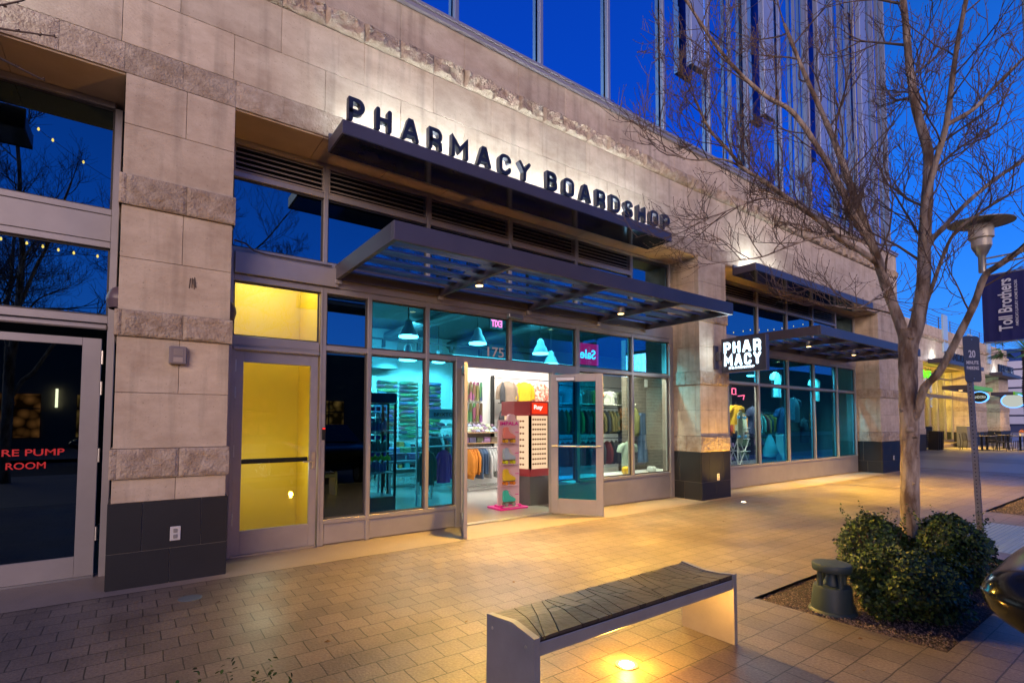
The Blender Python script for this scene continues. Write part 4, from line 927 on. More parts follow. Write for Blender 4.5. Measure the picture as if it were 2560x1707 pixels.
LIMBS = {
 'trunk2': ([(6.215, 1.77, 2.25), (6.23, 1.71, 2.45), (6.25, 1.65, 2.84), (6.26, 1.63, 3.28), (6.27, 1.6, 3.71), (6.28, 1.58, 4.15), (6.27, 1.66, 4.63), (6.26, 1.7, 5.11), (6.26, 1.72, 5.58), (6.3, 1.78, 6.4)], .064, .018),
 'fork': ([(6.25, 1.64, 3.15), (6.19, 1.61, 3.33), (6.13, 1.59, 3.57), (6.09, 1.48, 3.96), (6.04, 1.38, 4.26), (5.99, 1.31, 4.66), (5.94, 1.24, 5.01), (5.88, 1.1, 5.6)], .034, .012),
 'r1': ([(6.26, 1.64, 3.1), (6.3, 1.6, 3.26), (6.44, 1.46, 3.49), (6.57, 1.32, 3.69), (6.7, 1.13, 3.88), (6.83, .9, 4.05)], .026, .010),
 'r2': ([(6.04, 1.38, 4.26), (6.21, 1.22, 4.39), (6.37, 1.1, 4.6), (6.54, .8, 4.95)], .022, .008),
 'A': ([(6.215, 1.78, 2.2), (6.2, 1.83, 2.47), (6.21, 1.95, 2.9), (6.23, 2.05, 3.32), (6.23, 2.19, 3.84), (6.24, 2.31, 4.3), (6.25, 2.42, 4.7), (6.25, 2.55, 5.12), (6.24, 2.7, 5.6), (6.23, 2.9, 6.3)], .050, .012),
 'A2': ([(6.17, 1.97, 3.1), (6.08, 2.01, 3.3), (5.95, 2.1, 3.56), (5.81, 2.22, 4.0), (5.66, 2.36, 4.41), (5.5, 2.51, 4.76), (5.32, 2.68, 4.94), (5.13, 2.85, 5.2), (4.94, 2.99, 5.49), (4.76, 3.12, 5.83), (4.6, 3.2, 6.1)], .034, .008),
 'B': ([(6.2, 1.93, 2.9), (6.09, 1.99, 3.13), (5.87, 2.22, 3.39), (5.69, 2.34, 3.57), (5.48, 2.51, 3.78), (5.26, 2.67, 3.99), (5.06, 2.79, 4.12), (4.88, 2.85, 4.28), (4.68, 2.94, 4.48), (4.5, 2.99, 4.77)], .030, .007),
 'B2': ([(6.18, 2.0, 3.22), (6.06, 2.05, 3.33), (5.82, 2.24, 3.43), (5.59, 2.39, 3.38), (5.35, 2.53, 3.28), (5.11, 2.65, 3.17), (4.88, 2.75, 3.12)], .014, .005),
 'C': ([(5.62, 2.4, 3.66), (5.41, 2.48, 3.75), (5.16, 2.62, 3.78), (4.9, 2.76, 3.68), (4.64, 2.88, 3.55), (4.39, 2.97, 3.42)], .012, .004),
 'D': ([(5.06, 2.79, 4.12), (4.75, 2.84, 4.15), (4.45, 3.0, 4.12), (4.17, 3.1, 4.16)], .012, .004),
 'r3': ([(6.24, 1.66, 2.6), (6.26, 1.61, 2.73), (6.22, 1.49, 3.06), (6.18, 1.38, 3.27), (6.15, 1.18, 3.40), (6.12, .95, 3.5)], .020, .007),
 'E': ([(6.15, 1.9, 2.86), (5.9, 2.0, 2.68), (5.72, 2.08, 2.62), (5.5, 2.18, 2.64)], .010, .004),
 'low': ([(6.20, 1.76, 1.50), (6.17, 1.70, 1.63), (6.11, 1.63, 1.83), (6.06, 1.5, 1.97), (6.01, 1.35, 2.26), (5.96, 1.22, 2.53), (5.89, 1.13, 2.75), (5.83, 1.03, 2.81), (5.78, .8, 2.95)], .036, .018)}
TR = thing('street_tree', 'bare multi-stemmed deciduous tree with pale bark standing in the shrub bed', 'tree', (6.2, 1.8, -.03))
tk = G(); tk.sm = True; tp = smooth([(6.195, 1.80, -.06), (6.2, 1.81, .3), (6.205, 1.805, .7), (6.21, 1.79, 1.26), (6.21, 1.79, 1.73), (6.212, 1.785, 2.05), (6.215, 1.775, 2.3), (6.22, 1.77, 2.42)], 6)
n = len(tp); tr_ = [(.092-.014*min(1, i/10)+.012*max(0, (i-n+12))/12)+.003*math.sin(i*1.7) for i in range(n)]
tk.tube(tp, tr_, 20)
for (z, a, s) in ((1.62, 2.6, .032), (1.42, 3.4, .045), (1.36, 3.9, .035), (2.33, 3.9, .04), (2.1, 3.2, .018), (.9, 3.6, .018), (1.15, 4.2, .015), (2.6, 4.0, .02), (1.95, 4.1, .016)):   # knots and pruning scars
    c = Vector((6.21+.07*math.cos(a), 1.785+.07*math.sin(a), z)); bm = bmesh.new(); bmesh.ops.create_icosphere(bm, subdivisions=2, radius=1)
    for v in bm.verts: v.co = c+Vector((v.co.x*s*.8, v.co.y*s*.8, v.co.z*s*.7))*(1+.25*noise.noise(v.co*3+c))
    tk.frombm(bm)
tk.obj('trunk', BARK, TR)
crown = G(); limbo = G(); limbo.sm = True
for k, (pts, r0, r1) in LIMBS.items():
    P = smooth(pts, 4); n = len(P); limbo.tube(P, [r0*1.12+(r1-r0)*(i/(n-1))**.8+.0015*math.sin(i*2.1+r0*99) for i in range(n)], 12 if r0 > .02 else 8)
    acc = 0; nxt = .35 if r0 > .03 else .12
    if k == 'trunk2': nxt = .75
    if k == 'low': nxt = 1.1
    for i in range(1, n):
        seg = P[i]-P[i-1]; acc += seg.length
        while acc > nxt:
            t = i/(n-1); ax_ = seg.normalized(); s = ax_.orthogonal().normalized(); s.rotate(Matrix.Rotation(rt_.uniform(0, 6.28), 3, ax_))
            if s.z < -.3: s.z *= -.5
            grow(crown, P[i].copy(), ax_*math.cos(.85)+s*math.sin(.85), rt_.uniform(.5, .95)*(1.1 if r0 > .03 else .82), max(.006, r0*.22), 1 if r0 < .03 else rt_.choice((0, 1, 1)))
            nxt += rt_.uniform(.20, .36) if r0 > .031 else rt_.uniform(.10, .18)
    grow(crown, P[-1].copy(), P[-1]-P[-2], .6, r1*.8, 1)
limbo.obj('limbs', BARK, TR); crown.obj('crown', TWIG, TR)
# two trees of the same kind across the street
for (x, y, rz, lab) in ((-2.5, -4.3, 2.2, 'bare tree on the corner behind the viewer mirrored in the left window'), (1.0, -5.2, 4.0, 'bare tree behind the viewer mirrored in the middle windows'), (12.5, -3.2, .7, 'bare tree across the street mirrored in the second shop front')):
    c = copytree(TR); c['label'] = lab; c.location = (x, y, -.03); c.rotation_euler = (0, 0, rz); c.scale = (1.35, 1.35, 1.35); c['group'] = 'street trees across the road'
# twigs at the top left corner
TL = thing('street_tree', 'budding twigs of a second tree reaching in at the top left corner', 'tree', (-1.6, 2.2, 0)); cr2 = G()
tk2 = G(); tk2.sm = True; tk2.tube(smooth([(-2.4, 1.7, 0), (-2.4, 1.72, 1.6), (-2.35, 1.8, 2.6), (-1.9, 2.15, 3.0), (-1.3, 2.6, 3.12), (-.9, 2.92, 3.14)], 4), [.09-.0037*i for i in range(21)], 12); tk2.obj('trunk', BARK, TL)
for (a, b, c_) in (((-.9, 2.92, 3.14), (-.62, 3.02, 3.17), (-.34, 3.0, 3.22)), ((-.9, 2.92, 3.14), (-.6, 3.06, 3.10), (-.39, 3.15, 3.08)), ((-.9, 2.92, 3.14), (-.66, 3.0, 3.2), (-.5, 2.98, 3.36)), ((-.9, 2.92, 3.14), (-.6, 2.98, 3.22), (-.44, 2.96, 3.31))):
    P = smooth([a, b, c_], 4); cr2.tube(P, [.008-.0006*i for i in range(len(P))], 5)
    for j in range(5, len(P)):
        for s in range(3): pebble(cr2, P[j].x+rnd.uniform(-.006, .006), P[j].y+rnd.uniform(-.006, .006), P[j].z+rnd.uniform(-.006, .008), .006)
cr2.obj('crown', TWIG, TL)

# ================================================================== SHRUBS
LEAF = mat('glossy_leaf', (.027, .056, .010), .5, island=.75, spec=.3)
STEM = mat('shrub_stem', (.10, .06, .04), .8)
def leaf(g, p, d, s, r=rnd):
    d = d.normalized(); a = d.orthogonal().normalized(); a.rotate(Matrix.Rotation(r.uniform(0, 6.28), 3, d)); b = d.cross(a)
    L = (a*.85+d*r.uniform(.0, .7)).normalized(); W = b; N = L.cross(W)
    g.add([p, p+L*s*.35+W*s*.3+N*s*.06, p+L*s*.75+W*s*.26+N*s*.05, p+L*s, p+L*s*.75-W*s*.26+N*s*.05, p+L*s*.35-W*s*.3+N*s*.06], [(0, 1, 2, 3), (0, 3, 4, 5)])
def shrub(cx, cy, rx, ry, h, n, lab, seed, z0=-.03, ls=.034):
    r = random.Random(seed); t = thing('shrub', lab, 'shrub', (cx, cy, z0)); g = G(); off = seed*3.1
    for i in range(n):
        a = r.uniform(0, 2*PI); u = r.random(); v = r.random()**.55     # shell biased fill
        zz_ = u**.9; pr = (1-max(0, (zz_-.45)/.55)**2.6*.75)*(.72+.28*min(1, zz_/.3)); k = .84+.42*noise.noise(Vector((math.cos(a)*1.9, math.sin(a)*1.9, zz_*3+off)))+.10*noise.noise(Vector((math.cos(a)*6, math.sin(a)*6, zz_*7+off)))
        rr_ = (.55+.45*v)*k*pr*1.15; hh = h*(1+.16*noise.noise(Vector((a, off, 1.3))))
        p = Vector((cx+rx*rr_*math.cos(a), cy+ry*rr_*math.sin(a), z0+.03+zz_*hh*(.9+.1*r.random())))
        d = Vector((math.cos(a)*rr_, math.sin(a)*rr_, .25+zz_*.9))+Vector((r.uniform(-1, 1), r.uniform(-1, 1), r.uniform(-1, 1)))*.55
        leaf(g, p, d, ls*r.uniform(.65, 1.25), r)
    for i in range(26):      # a few shoots that stick out
        a = r.uniform(0, 2*PI); b0 = Vector((cx+rx*.7*math.cos(a), cy+ry*.7*math.sin(a), z0+h*r.uniform(.75, .95))); d = Vector((math.cos(a)*.5, math.sin(a)*.5, 1)).normalized()
        for j in range(r.choice((6, 9, 14))): leaf(g, b0+d*.015*j, d+Vector((r.uniform(-1, 1), r.uniform(-1, 1), .3)), .024, r)
    g.obj('leaves', LEAF, t); g = G()
    for i in range(26):
        a = r.uniform(0, 2*PI); k = r.uniform(.3, .85); g.tube([(cx+.05*math.cos(a), cy+.05*math.sin(a), z0), (cx+rx*k*.6*math.cos(a), cy+ry*k*.6*math.sin(a), z0+h*.45), (cx+rx*k*math.cos(a), cy+ry*k*math.sin(a), z0+h*.85)], [.008, .006, .003], 5)
    g.obj('stems', STEM, t); return t
shrub(5.05, 1.50, .48, .40, .46, 9500, 'dense dark green shrub nearest the garden speaker', 3)
shrub(5.80, 1.96, .40, .28, .58, 6500, 'green shrub behind the speaker on the shop side of the trunk', 5)
shrub(6.20, 1.50, .44, .30, .62, 8500, 'dark shrub right of the tree trunk beside the sign post', 8)
shrub(.40, 2.55, .20, .16, .24, 260, 'small leafy plant just entering at the bottom edge of the photo', 11, z0=0, ls=.05)

# ================================================================== PARKED CAR (nose over the kerb)
CARP = mat('black_car_paint', (.006, .009, .010), .16, .0, spec=.35)
car = thing('parked_car', 'glossy black parked car whose rounded front corner enters at the right edge', 'car', (4.1, -1.6, -.15))
XC = 4.02; HW = .90
secs = []   # cross sections along y from the nose back: (y, halfwidth, zlow, zmid, ztop)
for y, hw, zl, zm, zt in ((.70, .70, .655, .70, .73), (.68, .80, .62, .70, .775), (.60, .88, .565, .69, .82), (.42, .92, .50, .66, .86), (.0, .93, .36, .62, .91), (-.6, .93, .2, .62, .94), (-1.2, .93, .14, .62, .98), (-3.2, .93, .14, .62, .98), (-3.7, .90, .2, .62, .95), (-3.92, .78, .34, .6, .86)):
    r_ = []; m_ = 7
    r_.append((-hw*.86, zl)); 
    for k in range(m_): a = -PI/2*(1-k/(m_-1)); r_.append((-hw+hw*.06*(1-math.cos(a)), zl+(zm-zl)*k/(m_-1)*.9+.03))
    for k in range(1, 6): a = PI/2*k/5; r_.append((-hw*(1-.22*(1-math.cos(a))), zm+(zt-zm)*math.sin(a)))
    r_.append((-hw*.4, zt+.015)); r_.append((0, zt+.025))
    full = r_+[(-p[0], p[1]) for p in r_[::-1][1:]]
    secs.append([(XC+p[0], y, p[1]) for p in full])
g = G(); n = len(secs[0])
for s_ in secs: g.v += s_
for i in range(len(secs)-1):
    for k in range(n): k2 = (k+1) % n; g.f.append((i*n+k, i*n+k2, (i+1)*n+k2, (i+1)*n+k))
g.f.append(tuple(range(n))); g.f.append(tuple((len(secs)-1)*n+k for k in range(n))[::-1]); g.sm = True
cb = g.obj('body', CARP, car, smooth=True); sub = cb.modifiers.new('sub', 'SUBSURF'); sub.levels = 2; sub.render_levels = 2
g = G(); cab = [(-.45, .97), (-1.1, 1.40), (-2.5, 1.42), (-3.35, .99)]
g.prism(cab, lambda p: (XC-.80+.14*(p[1] > 1.1), p[0], p[1]), lambda p: (XC+.80-.14*(p[1] > 1.1), p[0], p[1])); g.obj('cabin', mat('car_glass', (.01, .01, .012), .03, coat=1), car)
for sx_ in (-1, 1):
    for y in (-.35, -2.95):
        x = XC+sx_*.80; gg = G(); pts = [(.32*math.cos(2*PI*k/28), .32*math.sin(2*PI*k/28)) for k in range(28)]
        wv = gg.prism(pts, lambda p: (x-.11, y+p[0], .17+p[1]), lambda p: (x+.11, y+p[0], .17+p[1])).obj('wheel', mat('tyre', (.02, .02, .02), .8), car)
        pts2 = [(.2*math.cos(2*PI*k/20), .2*math.sin(2*PI*k/20)) for k in range(20)]; G().prism(pts2, lambda p: (x-.125, y+p[0], .17+p[1]), lambda p: (x+.125, y+p[0], .17+p[1])).obj('rim', STEEL, wv)
    G().bbox(XC+sx_*.50-.12, XC+sx_*.50+.12, .55, .675, .62, .68, .02).obj('headlight', mat('headlight_glass', (.04, .04, .045), .15, coat=1), car)
# second car across the street (mirrored in the fire pump door)
car2 = copytree(car); car2['label'] = 'second dark car parked on the far side of the street'; car2.location = (0.5, -10.5, -.15); car2.rotation_euler = (0, 0, R(90))

# ================================================================== ACROSS THE STREET (seen mirrored in the glass)
AB = thing('opposite_building', 'two storey shop building across the street, mirrored in the dark windows', 'building', (5, -24, 0))
BW = mat('opposite_wall', (.16, .13, .105), .8, col2=(.12, .10, .08), ns=1)
G().box(-45, 75, -34, -24, 0, 6.2).obj('wall', BW, AB)
G().box(80, 190, -44, -26, 0, 9.5).obj('wall', BW, AB); G().box(-120, -47, -44, -24, 0, 8).obj('wall', BW, AB)
k = 0
for x in (52, 60, 68, 84, 92, 101, -16, -11.5, -6.2, -2.6, 1.2, 5.5, 10, 15, 20, 26, 33, 41):
    o = G().box(x, x+2.1, -24.02, -23.9, .6, 2.9).obj('window', emis('lit_shop_window_%d' % (k % 3), ((1, .45, .12), (.9, .55, .2), (1, .3, .08))[k % 3], (.35, .22, .5)[k % 3]) if k < 3 else MATS['lit_shop_window_%d' % (k % 3)], AB)
    G().box(x+1.0, x+1.08, -23.9, -23.86, .6, 2.9).box(x, x+2.1, -23.9, -23.87, 2.1, 2.16).obj('window_frame', DARKM, o); k += 1
for _k in range(3):      # shop contents seen in the lit windows
    t_ = MATS['lit_shop_window_%d' % _k].node_tree; e_ = t_.nodes['Emission']; n_ = t_.nodes.new('ShaderNodeTexVoronoi'); n_.inputs['Scale'].default_value = 2.2; tc_ = t_.nodes.new('ShaderNodeTexCoord'); t_.links.new(tc_.outputs['Object'], n_.inputs['Vector'])
    mr_ = t_.nodes.new('ShaderNodeMapRange'); mr_.inputs[3].default_value = .9; mr_.inputs[4].default_value = .03; t_.links.new(n_.outputs['Distance'], mr_.inputs[0]); mr_.inputs[2].default_value = .7; t_.links.new(mr_.outputs[0], e_.inputs[1])
sheet('far_pavement', -60, 120, -24, -14, -.02, CONC)
for x in (-3.5, 2.6): G().box(x, x+.1, -23.95, -23.8, 2.2, 3.2).obj('wall_lamp', emis('wall_lamp_light', (1, .75, .45), 14) if 'wall_lamp_light' not in MATS else MATS['wall_lamp_light'], AB)
BULB = emis('string_bulb', (1, .42, .07), 9)
def strand(pts, nb, lab):
    t = thing('string_lights', lab, 'string lights', pts[0]); P = smooth(pts, 10); tot = len(P)
    G().tube(P, .006, 4).obj('wire', DARKM, t)
    for i in range(nb):
        q = P[min(tot-1, int((i+.5)/nb*tot))]; G().lathe([(0, -.045+q.z), (.024, -.02+q.z), (.022, .01+q.z), (.012, .035+q.z), (0, .04+q.z)], q.x, q.y, 8).obj('bulb', BULB, t)
strand([(-5.6, -3, 5.75), (-3.9, -3, 5.5), (-2.4, -3, 5.56), (-1.0, -3, 5.48), (.6, -3, 5.65), (2.4, -3, 5.5)], 22, 'strand of warm bulbs over the street mirrored in the left transom window')
strand([(-4.2, -3, 9.2), (-2.3, -3, 8.41), (-1.75, -3, 8.08), (-.73, -3, 7.48), (.6, -3, 7.0)], 7, 'upper strand of warm bulbs mirrored in the upper left window')
strand([(24.5, -3, 6.7), (27, -3, 6.5), (29, -3, 6.85), (31, -3, 7.05), (33, -3, 7.4), (36, -3, 8.0)], 11, 'strand of warm bulbs mirrored in the second shop windows')

# ================================================================== SHOP INTERIOR
ri = random.Random(99)
Y0 = T+.07
G().box(-5.2, 17.6, Y0, 15, -.01, .012).obj('interior_floor', FLOOR, B)
CEIL = mat('dark_ceiling', (.17, .19, .20), .8)
G().box(-5.2, 17.6, Y0, 14.3, 4.05, 4.2).obj('ceiling', CEIL, B)
g = G().box(2.0, 17.6, 14.1, 14.25, .012, 4.05); g.obj('back_wall', WHITE, B)
G().box(5.98, 17.6, 10.35, 10.45, .013, 3.05).obj('partition_wall', WHITE, B)
G().box(1.88, 1.98, Y0, 14.1, .013, 4.04).obj('partition_wall', WHITE, B)
G().box(2.0, 5.9, 13.4, 14.09, 2.95, 4.04).obj('bulkhead', mat('teal_grey_paint', (.22, .27, .28), .7), B)
for x in (3.3, 5.6, 7.9): G().tube([(x, Y0+.2, 3.85), (x, 14, 3.85)], .13, 12).obj('ceiling_duct', mat('duct_metal', (.2, .22, .23), .4, .6), B)
BRICK = bpy.data.materials.new('grey_brick'); BRICK.use_nodes = True; t_ = BRICK.node_tree; b_ = t_.nodes['Principled BSDF']; b_.inputs['Roughness'].default_value = .8
_tc = t_.nodes.new('ShaderNodeTexCoord'); _mp = t_.nodes.new('ShaderNodeMapping'); _mp.inputs['Rotation'].default_value = (R(90), 0, 0); _br = t_.nodes.new('ShaderNodeTexBrick')
t_.links.new(_tc.outputs['Object'], _mp.inputs[0]); t_.links.new(_mp.outputs[0], _br.inputs['Vector']); _br.inputs['Scale'].default_value = 1; _br.inputs['Brick Width'].default_value = .21; _br.inputs['Row Height'].default_value = .073; _br.inputs['Mortar Size'].default_value = .006
_br.inputs['Color1'].default_value = (.20, .17, .135, 1); _br.inputs['Color2'].default_value = (.15, .125, .10, 1); _br.inputs['Mortar'].default_value = (.26, .23, .19, 1); t_.links.new(_br.outputs['Color'], b_.inputs['Base Color'])
_bp = t_.nodes.new('ShaderNodeBump'); _bp.inputs['Distance'].default_value = .006; _bp.inputs['Strength'].default_value = .6; _bp.invert = True; t_.links.new(_br.outputs['Fac'], _bp.inputs['Height']); t_.links.new(_bp.outputs[0], b_.inputs['Normal'])
G().box(8.75, 11.2, 7.62, 7.75, .013, 3.3).obj('brick_wall', BRICK, B)
G().box(9.0, 9.1, Y0, 7.6, .013, 3.9).obj('window_return', WHITE, B) if False else None
G().box(6.12, 9.6, Y0, 7.5, .013, .44).obj('display_platform', WHITE, B)
G().box(9.75, 17.6, Y0, 7.9, .013, .40).obj('display_platform', mat('dark_platform', (.05, .055, .06), .5), B)
# yellow stair lobby behind the service door
YW2 = mat('yellow_lobby_paint', (.74, .50, .03), .6)
G().box(.72, .84, T+.062, T+.10, .013, 3.6).box(1.79, 1.90, T+.062, T+.068, .013, 3.6).obj('lobby_light_stop', DARKM, B)  # added strips that stop lobby light leaking past the door frame
G().box(.82, 1.87, 7.55, 7.65, .013, 3.6).box(.76, .82, Y0, 7.65, .013, 3.6).box(1.84, 1.875, Y0, 7.54, .013, 3.6).obj('lobby_wall', YW2, B)
lamp('lobby_light', 'POINT', (1.30, 6.80, 3.45), 40, (1, .93, .78), B, shadow_soft_size=.10)
lamp('lobby_light', 'POINT', (1.30, 6.85, .9), 9, (1, .93, .78), B, shadow_soft_size=.10)
# pump room kept dark
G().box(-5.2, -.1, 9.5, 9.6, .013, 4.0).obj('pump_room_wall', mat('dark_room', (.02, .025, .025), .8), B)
# ---- pendants
DOME = mat('white_dome', (.33, .36, .36), .4)
def pendant(x, y, z, lab, e=150):
    t = thing('pendant_lamp', lab, 'lamp', (x, y, z), 'dome pendant lamps'); g = G().lathe([(.17, z), (.16, z+.03), (.12, z+.12), (.085, z+.17), (.07, z+.26), (.03, z+.30), (.0, z+.31)], x, y, 24); g.sm = True; g.obj('lamp_shade', DOME, t)
    G().tube([(x, y, z+.3), (x, y, 4.05)], .008, 6).obj('cord', DARKM, t); G().lathe([(0, z+.012), (.155, z+.012), (.155, z+.016), (0, z+.016)], x, y, 20).lathe([(.162, z-.028), (.170, z-.028), (.172, z), (.160, z)], x, y, 24).obj('diffuser', emis('pendant_glow', (.85, .97, 1), 16) if 'pendant_glow' not in MATS else MATS['pendant_glow'], t)
    lamp('bulb', 'AREA', (x, y, z+.004), e*.75, (1, .95, .86), t, shape='DISK', size=.30, dir=(0, 0, -1))
for (x, y, z, l) in ((3.95, 8.5, 3.03, 'white dome pendant lamp seen through the left transom'), (5.43, 8.5, 3.04, 'white dome pendant lamp above the house number'), (4.45, 9.6, 2.75, 'white dome pendant lamp at the top of the tall left shop window'), (6.95, 8.4, 2.95, 'white dome pendant lamp right of the camera box'),
    (8.1, 9.4, 2.9, 'white dome pendant lamp behind the pink reflection panel'), (4.2, 12.0, 3.1, 'white dome pendant lamp in front of the skateboard wall'), (6.6, 12.3, 3.1, 'white dome pendant lamp deep in the shop'), (13.4, 8.8, 3.0, 'white dome pendant lamp inside the second shop front'), (16.2, 8.8, 3.0, 'white dome pendant lamp at the far end of the second shop front')):
    pendant(x, y, z, l, 260 if x < 10 else 230)
lamp('shop_light', 'AREA', (7.3, 8.7, 3.9), 330, (1, .96, .88), B, shape='RECTANGLE', size=3.2, size_y=2.2, dir=(0, 0, -1))
lamp('shop_light', 'AREA', (4.6, 11.4, 3.9), 520, (1, .97, .9), B, shape='RECTANGLE', size=3, size_y=2.4, dir=(0, .25, -1))
lamp('window_spot', 'SPOT', (8.0, 6.75, 3.3), 520, (1, .93, .78), B, spot_size=R(120), spot_blend=.7, shadow_soft_size=.06, dir=(.1, .2, -1))
lamp('window_spot', 'SPOT', (11.4, 6.7, 3.3), 520, (1, .95, .85), B, spot_size=R(110), spot_blend=.7, shadow_soft_size=.06, dir=(.1, .25, -1))
for x in (5.6, 6.5, 7.4): lamp('track_spot', 'SPOT', (x, 12.7, 3.1), 230, (1, .97, .9), B, spot_size=R(80), spot_blend=.7, shadow_soft_size=.04, dir=(0, 1, -.75))
for x in (14.0, 16.2): lamp('window_spot', 'SPOT', (x, 6.8, 3.3), 520, (.9, 1, .95), B, spot_size=R(120), spot_blend=.7, shadow_soft_size=.06, dir=(.1, .25, -1))
tl_ = G().box(2.3, 8.6, 10.8, 10.84, 3.3, 3.34); 
for i in range(7): tl_.box(2.7+i*.85, 2.76+i*.85, 10.78, 10.86, 3.14, 3.30)
tag(tl_.obj('track_light', DARKM), 'black ceiling track with small spot heads before the skateboard wall', 'track light')
# ---- random-per-object graphic material
def rmat(name, sat, val, sc_=9, rough=.35, cell=True, hues=(0, 1)):
    m = bpy.data.materials.new(name); m.use_nodes = True; t = m.node_tree; b = t.nodes['Principled BSDF']; b.inputs['Roughness'].default_value = rough; L = t.links.new
    oi = t.nodes.new('ShaderNodeObjectInfo'); tc = t.nodes.new('ShaderNodeTexCoord'); v = t.nodes.new('ShaderNodeTexVoronoi' if cell else 'ShaderNodeTexNoise'); v.inputs['Scale'].default_value = sc_
    ad = t.nodes.new('ShaderNodeVectorMath'); ad.operation = 'MULTIPLY_ADD'; L(oi.outputs['Random'], ad.inputs[0]); ad.inputs[1].default_value = (37, 11, 23); L(tc.outputs['Object'], ad.inputs[2]); L(ad.outputs[0], v.inputs['Vector'])
    sp_ = t.nodes.new('ShaderNodeSeparateColor'); L(v.outputs['Color'], sp_.inputs[0]); cb_ = t.nodes.new('ShaderNodeCombineColor'); cb_.mode = 'HSV'
    a = t.nodes.new('ShaderNodeMath'); a.operation = 'MULTIPLY_ADD'; L(sp_.outputs[0], a.inputs[0]); a.inputs[1].default_value = .55; L(oi.outputs['Random'], a.inputs[2])
    f = t.nodes.new('ShaderNodeMath'); f.operation = 'FRACT'; L(a.outputs[0], f.inputs[0]); L(f.outputs[0], cb_.inputs[0]); cb_.inputs[1].default_value = sat
    vv = t.nodes.new('ShaderNodeMapRange'); vv.inputs[3].default_value = val*.25; vv.inputs[4].default_value = val; L(sp_.outputs[1], vv.inputs[0]); L(vv.outputs[0], cb_.inputs[2]); L(cb_.outputs[0], b.inputs['Base Color']); MATS[name] = m; return m
DECK = rmat('deck_graphic', .65, .30, 3.2); CAPM = rmat('cap_cloth', .35, .6, 1.2, .8); FOLD = rmat('folded_cloth', .45, .55, 1.0, .85)
ORD = ('topmost', 'second', 'third', 'fourth', 'fifth', 'sixth', 'seventh', 'eighth', 'ninth', 'tenth', 'eleventh', 'twelfth', 'thirteenth', 'lowest')
def deckmesh(L, W, horizontal=True):
    g = G(); n = 20; N = 24; out = []
    for k in range(N):
        a = 2*PI*k/N; c, s = math.cos(a), math.sin(a); out.append(((L/2-W/2)*(1 if c > 0 else -1)*(abs(c) > 1e-6)+W/2*c, W/2*s))
    f = lambda yy: (lambda p: ((p[0], yy-.03*max(0, (abs(p[0])-L*.32)/(L*.18))**1.5, p[1]) if horizontal else (p[1], yy-.03*max(0, (abs(p[0])-L*.32)/(L*.18))**1.5, p[0])))
    g.prism(out, f(0), f(.012)); return g
proto = deckmesh(.63, .084).obj('skateboard_deck', DECK); proto.location = (0, 0, -50); first = True
def place(pr, loc, lab, cat, group=None, rot=None, used=[]):
    if pr.name in used: o = copytree(pr)
    else: o = pr; used.append(pr.name)
    o.location = loc; o['label'] = lab; o['category'] = cat
    if group: o['group'] = group
    if rot: o.rotation_euler = rot
    return o
for cidx, (x, cname) in enumerate(((5.87, 'left'), (6.54, 'right'), (7.30, 'far right'))):
    for i in range(14): place(proto, (x, 14.03, 2.63-i*.122), '%s deck in the %s column of boards on the back wall' % (ORD[i], cname), 'skateboard deck', 'decks hung flat on the back wall')
vproto = deckmesh(.46, .080, False).obj('skateboard_deck', DECK)
for r in range(2):
    for i in range(7): place(vproto, (6.085+i*.098, 10.30, 2.20-r*.50), '%s upright deck from the left in the %s row beside the door' % (('first', 'second', 'third', 'fourth', 'fifth', 'sixth', 'last')[i], ('upper', 'lower')[r]), 'skateboard deck', 'upright decks on the white wall')
# ---- garments
def cloth(name, c, c2=None, ns=5): return mat(name, c, .9, col2=c2 or tuple(x*.7 for x in c), ns=ns, bump=.2, bs=18)
def garment(loc, w, d, h, mt, name, lab, cat, rot=0, sleeves='long', group=None, folds=7, flare=1.0, parent=None, hanger=True):
    """hanging shirt or jacket: lens-shaped body with shoulders, folds and two sleeves"""
    g = G(); N = 28; M = 11; ph = ri.uniform(0, 6)
    for j in range(M+1):
        t = j/M; z = -h*t
        wd = w*(.11+.35*min(1, t/.13))*(1+(flare-1)*t)*(1+.04*t)
        dp = d/2*(.22+.78*min(1, t/.3))
        for k in range(N):
            a = 2*PI*k/N; rr_ = 1+.13*min(1, t*2)*math.sin(folds*a+ph+t*.8)
            g.v.append((wd*math.cos(a)*(1+.03*math.sin(3*a+ph)), dp*math.sin(a)*rr_, z))
    for j in range(M):
        for k in range(N): g.f.append((j*N+k, (j+1)*N+k, (j+1)*N+(k+1) % N, j*N+(k+1) % N))
    g.f.append(tuple(range(N))); g.f.append(tuple(M*N+k for k in range(N))[::-1])
    sl = {'long': h*.86, 'short': h*.34}.get(sleeves)
    if sl:
        for s in (-1, 1):
            x0 = s*w*.44; g.tube([(s*w*.30, 0, -.075*h-.01), (x0+s*w*.06, .0, -.05-sl*.3), (x0+s*w*(.11 if sleeves == 'long' else .13), .01, -sl*.65-.02), (x0+s*w*(.12 if sleeves == 'long' else .17), .015, -sl-.02)], [d*.24, d*.36+.01, d*.34+.01, d*.32+.01], 10)
    ca, sa = math.cos(rot), math.sin(rot); g.v = [(loc[0]+x*ca-y*sa, loc[1]+x*sa+y*ca, loc[2]+z) for x, y, z in g.v]; g.sm = True
    if hanger:
        t = thing(name, lab, cat, loc, group); g.obj('cloth', mt, t)
        G().tube([(loc[0], loc[1], loc[2]-.01), (loc[0], loc[1], loc[2]+.05), (loc[0]+.012, loc[1], loc[2]+.07), (loc[0], loc[1], loc[2]+.085)], .004, 5).obj('hanger', STEEL, t); return t
    o = g.obj(name, mt, parent)
    if parent is None: tag(o, lab, cat, group)
    return o
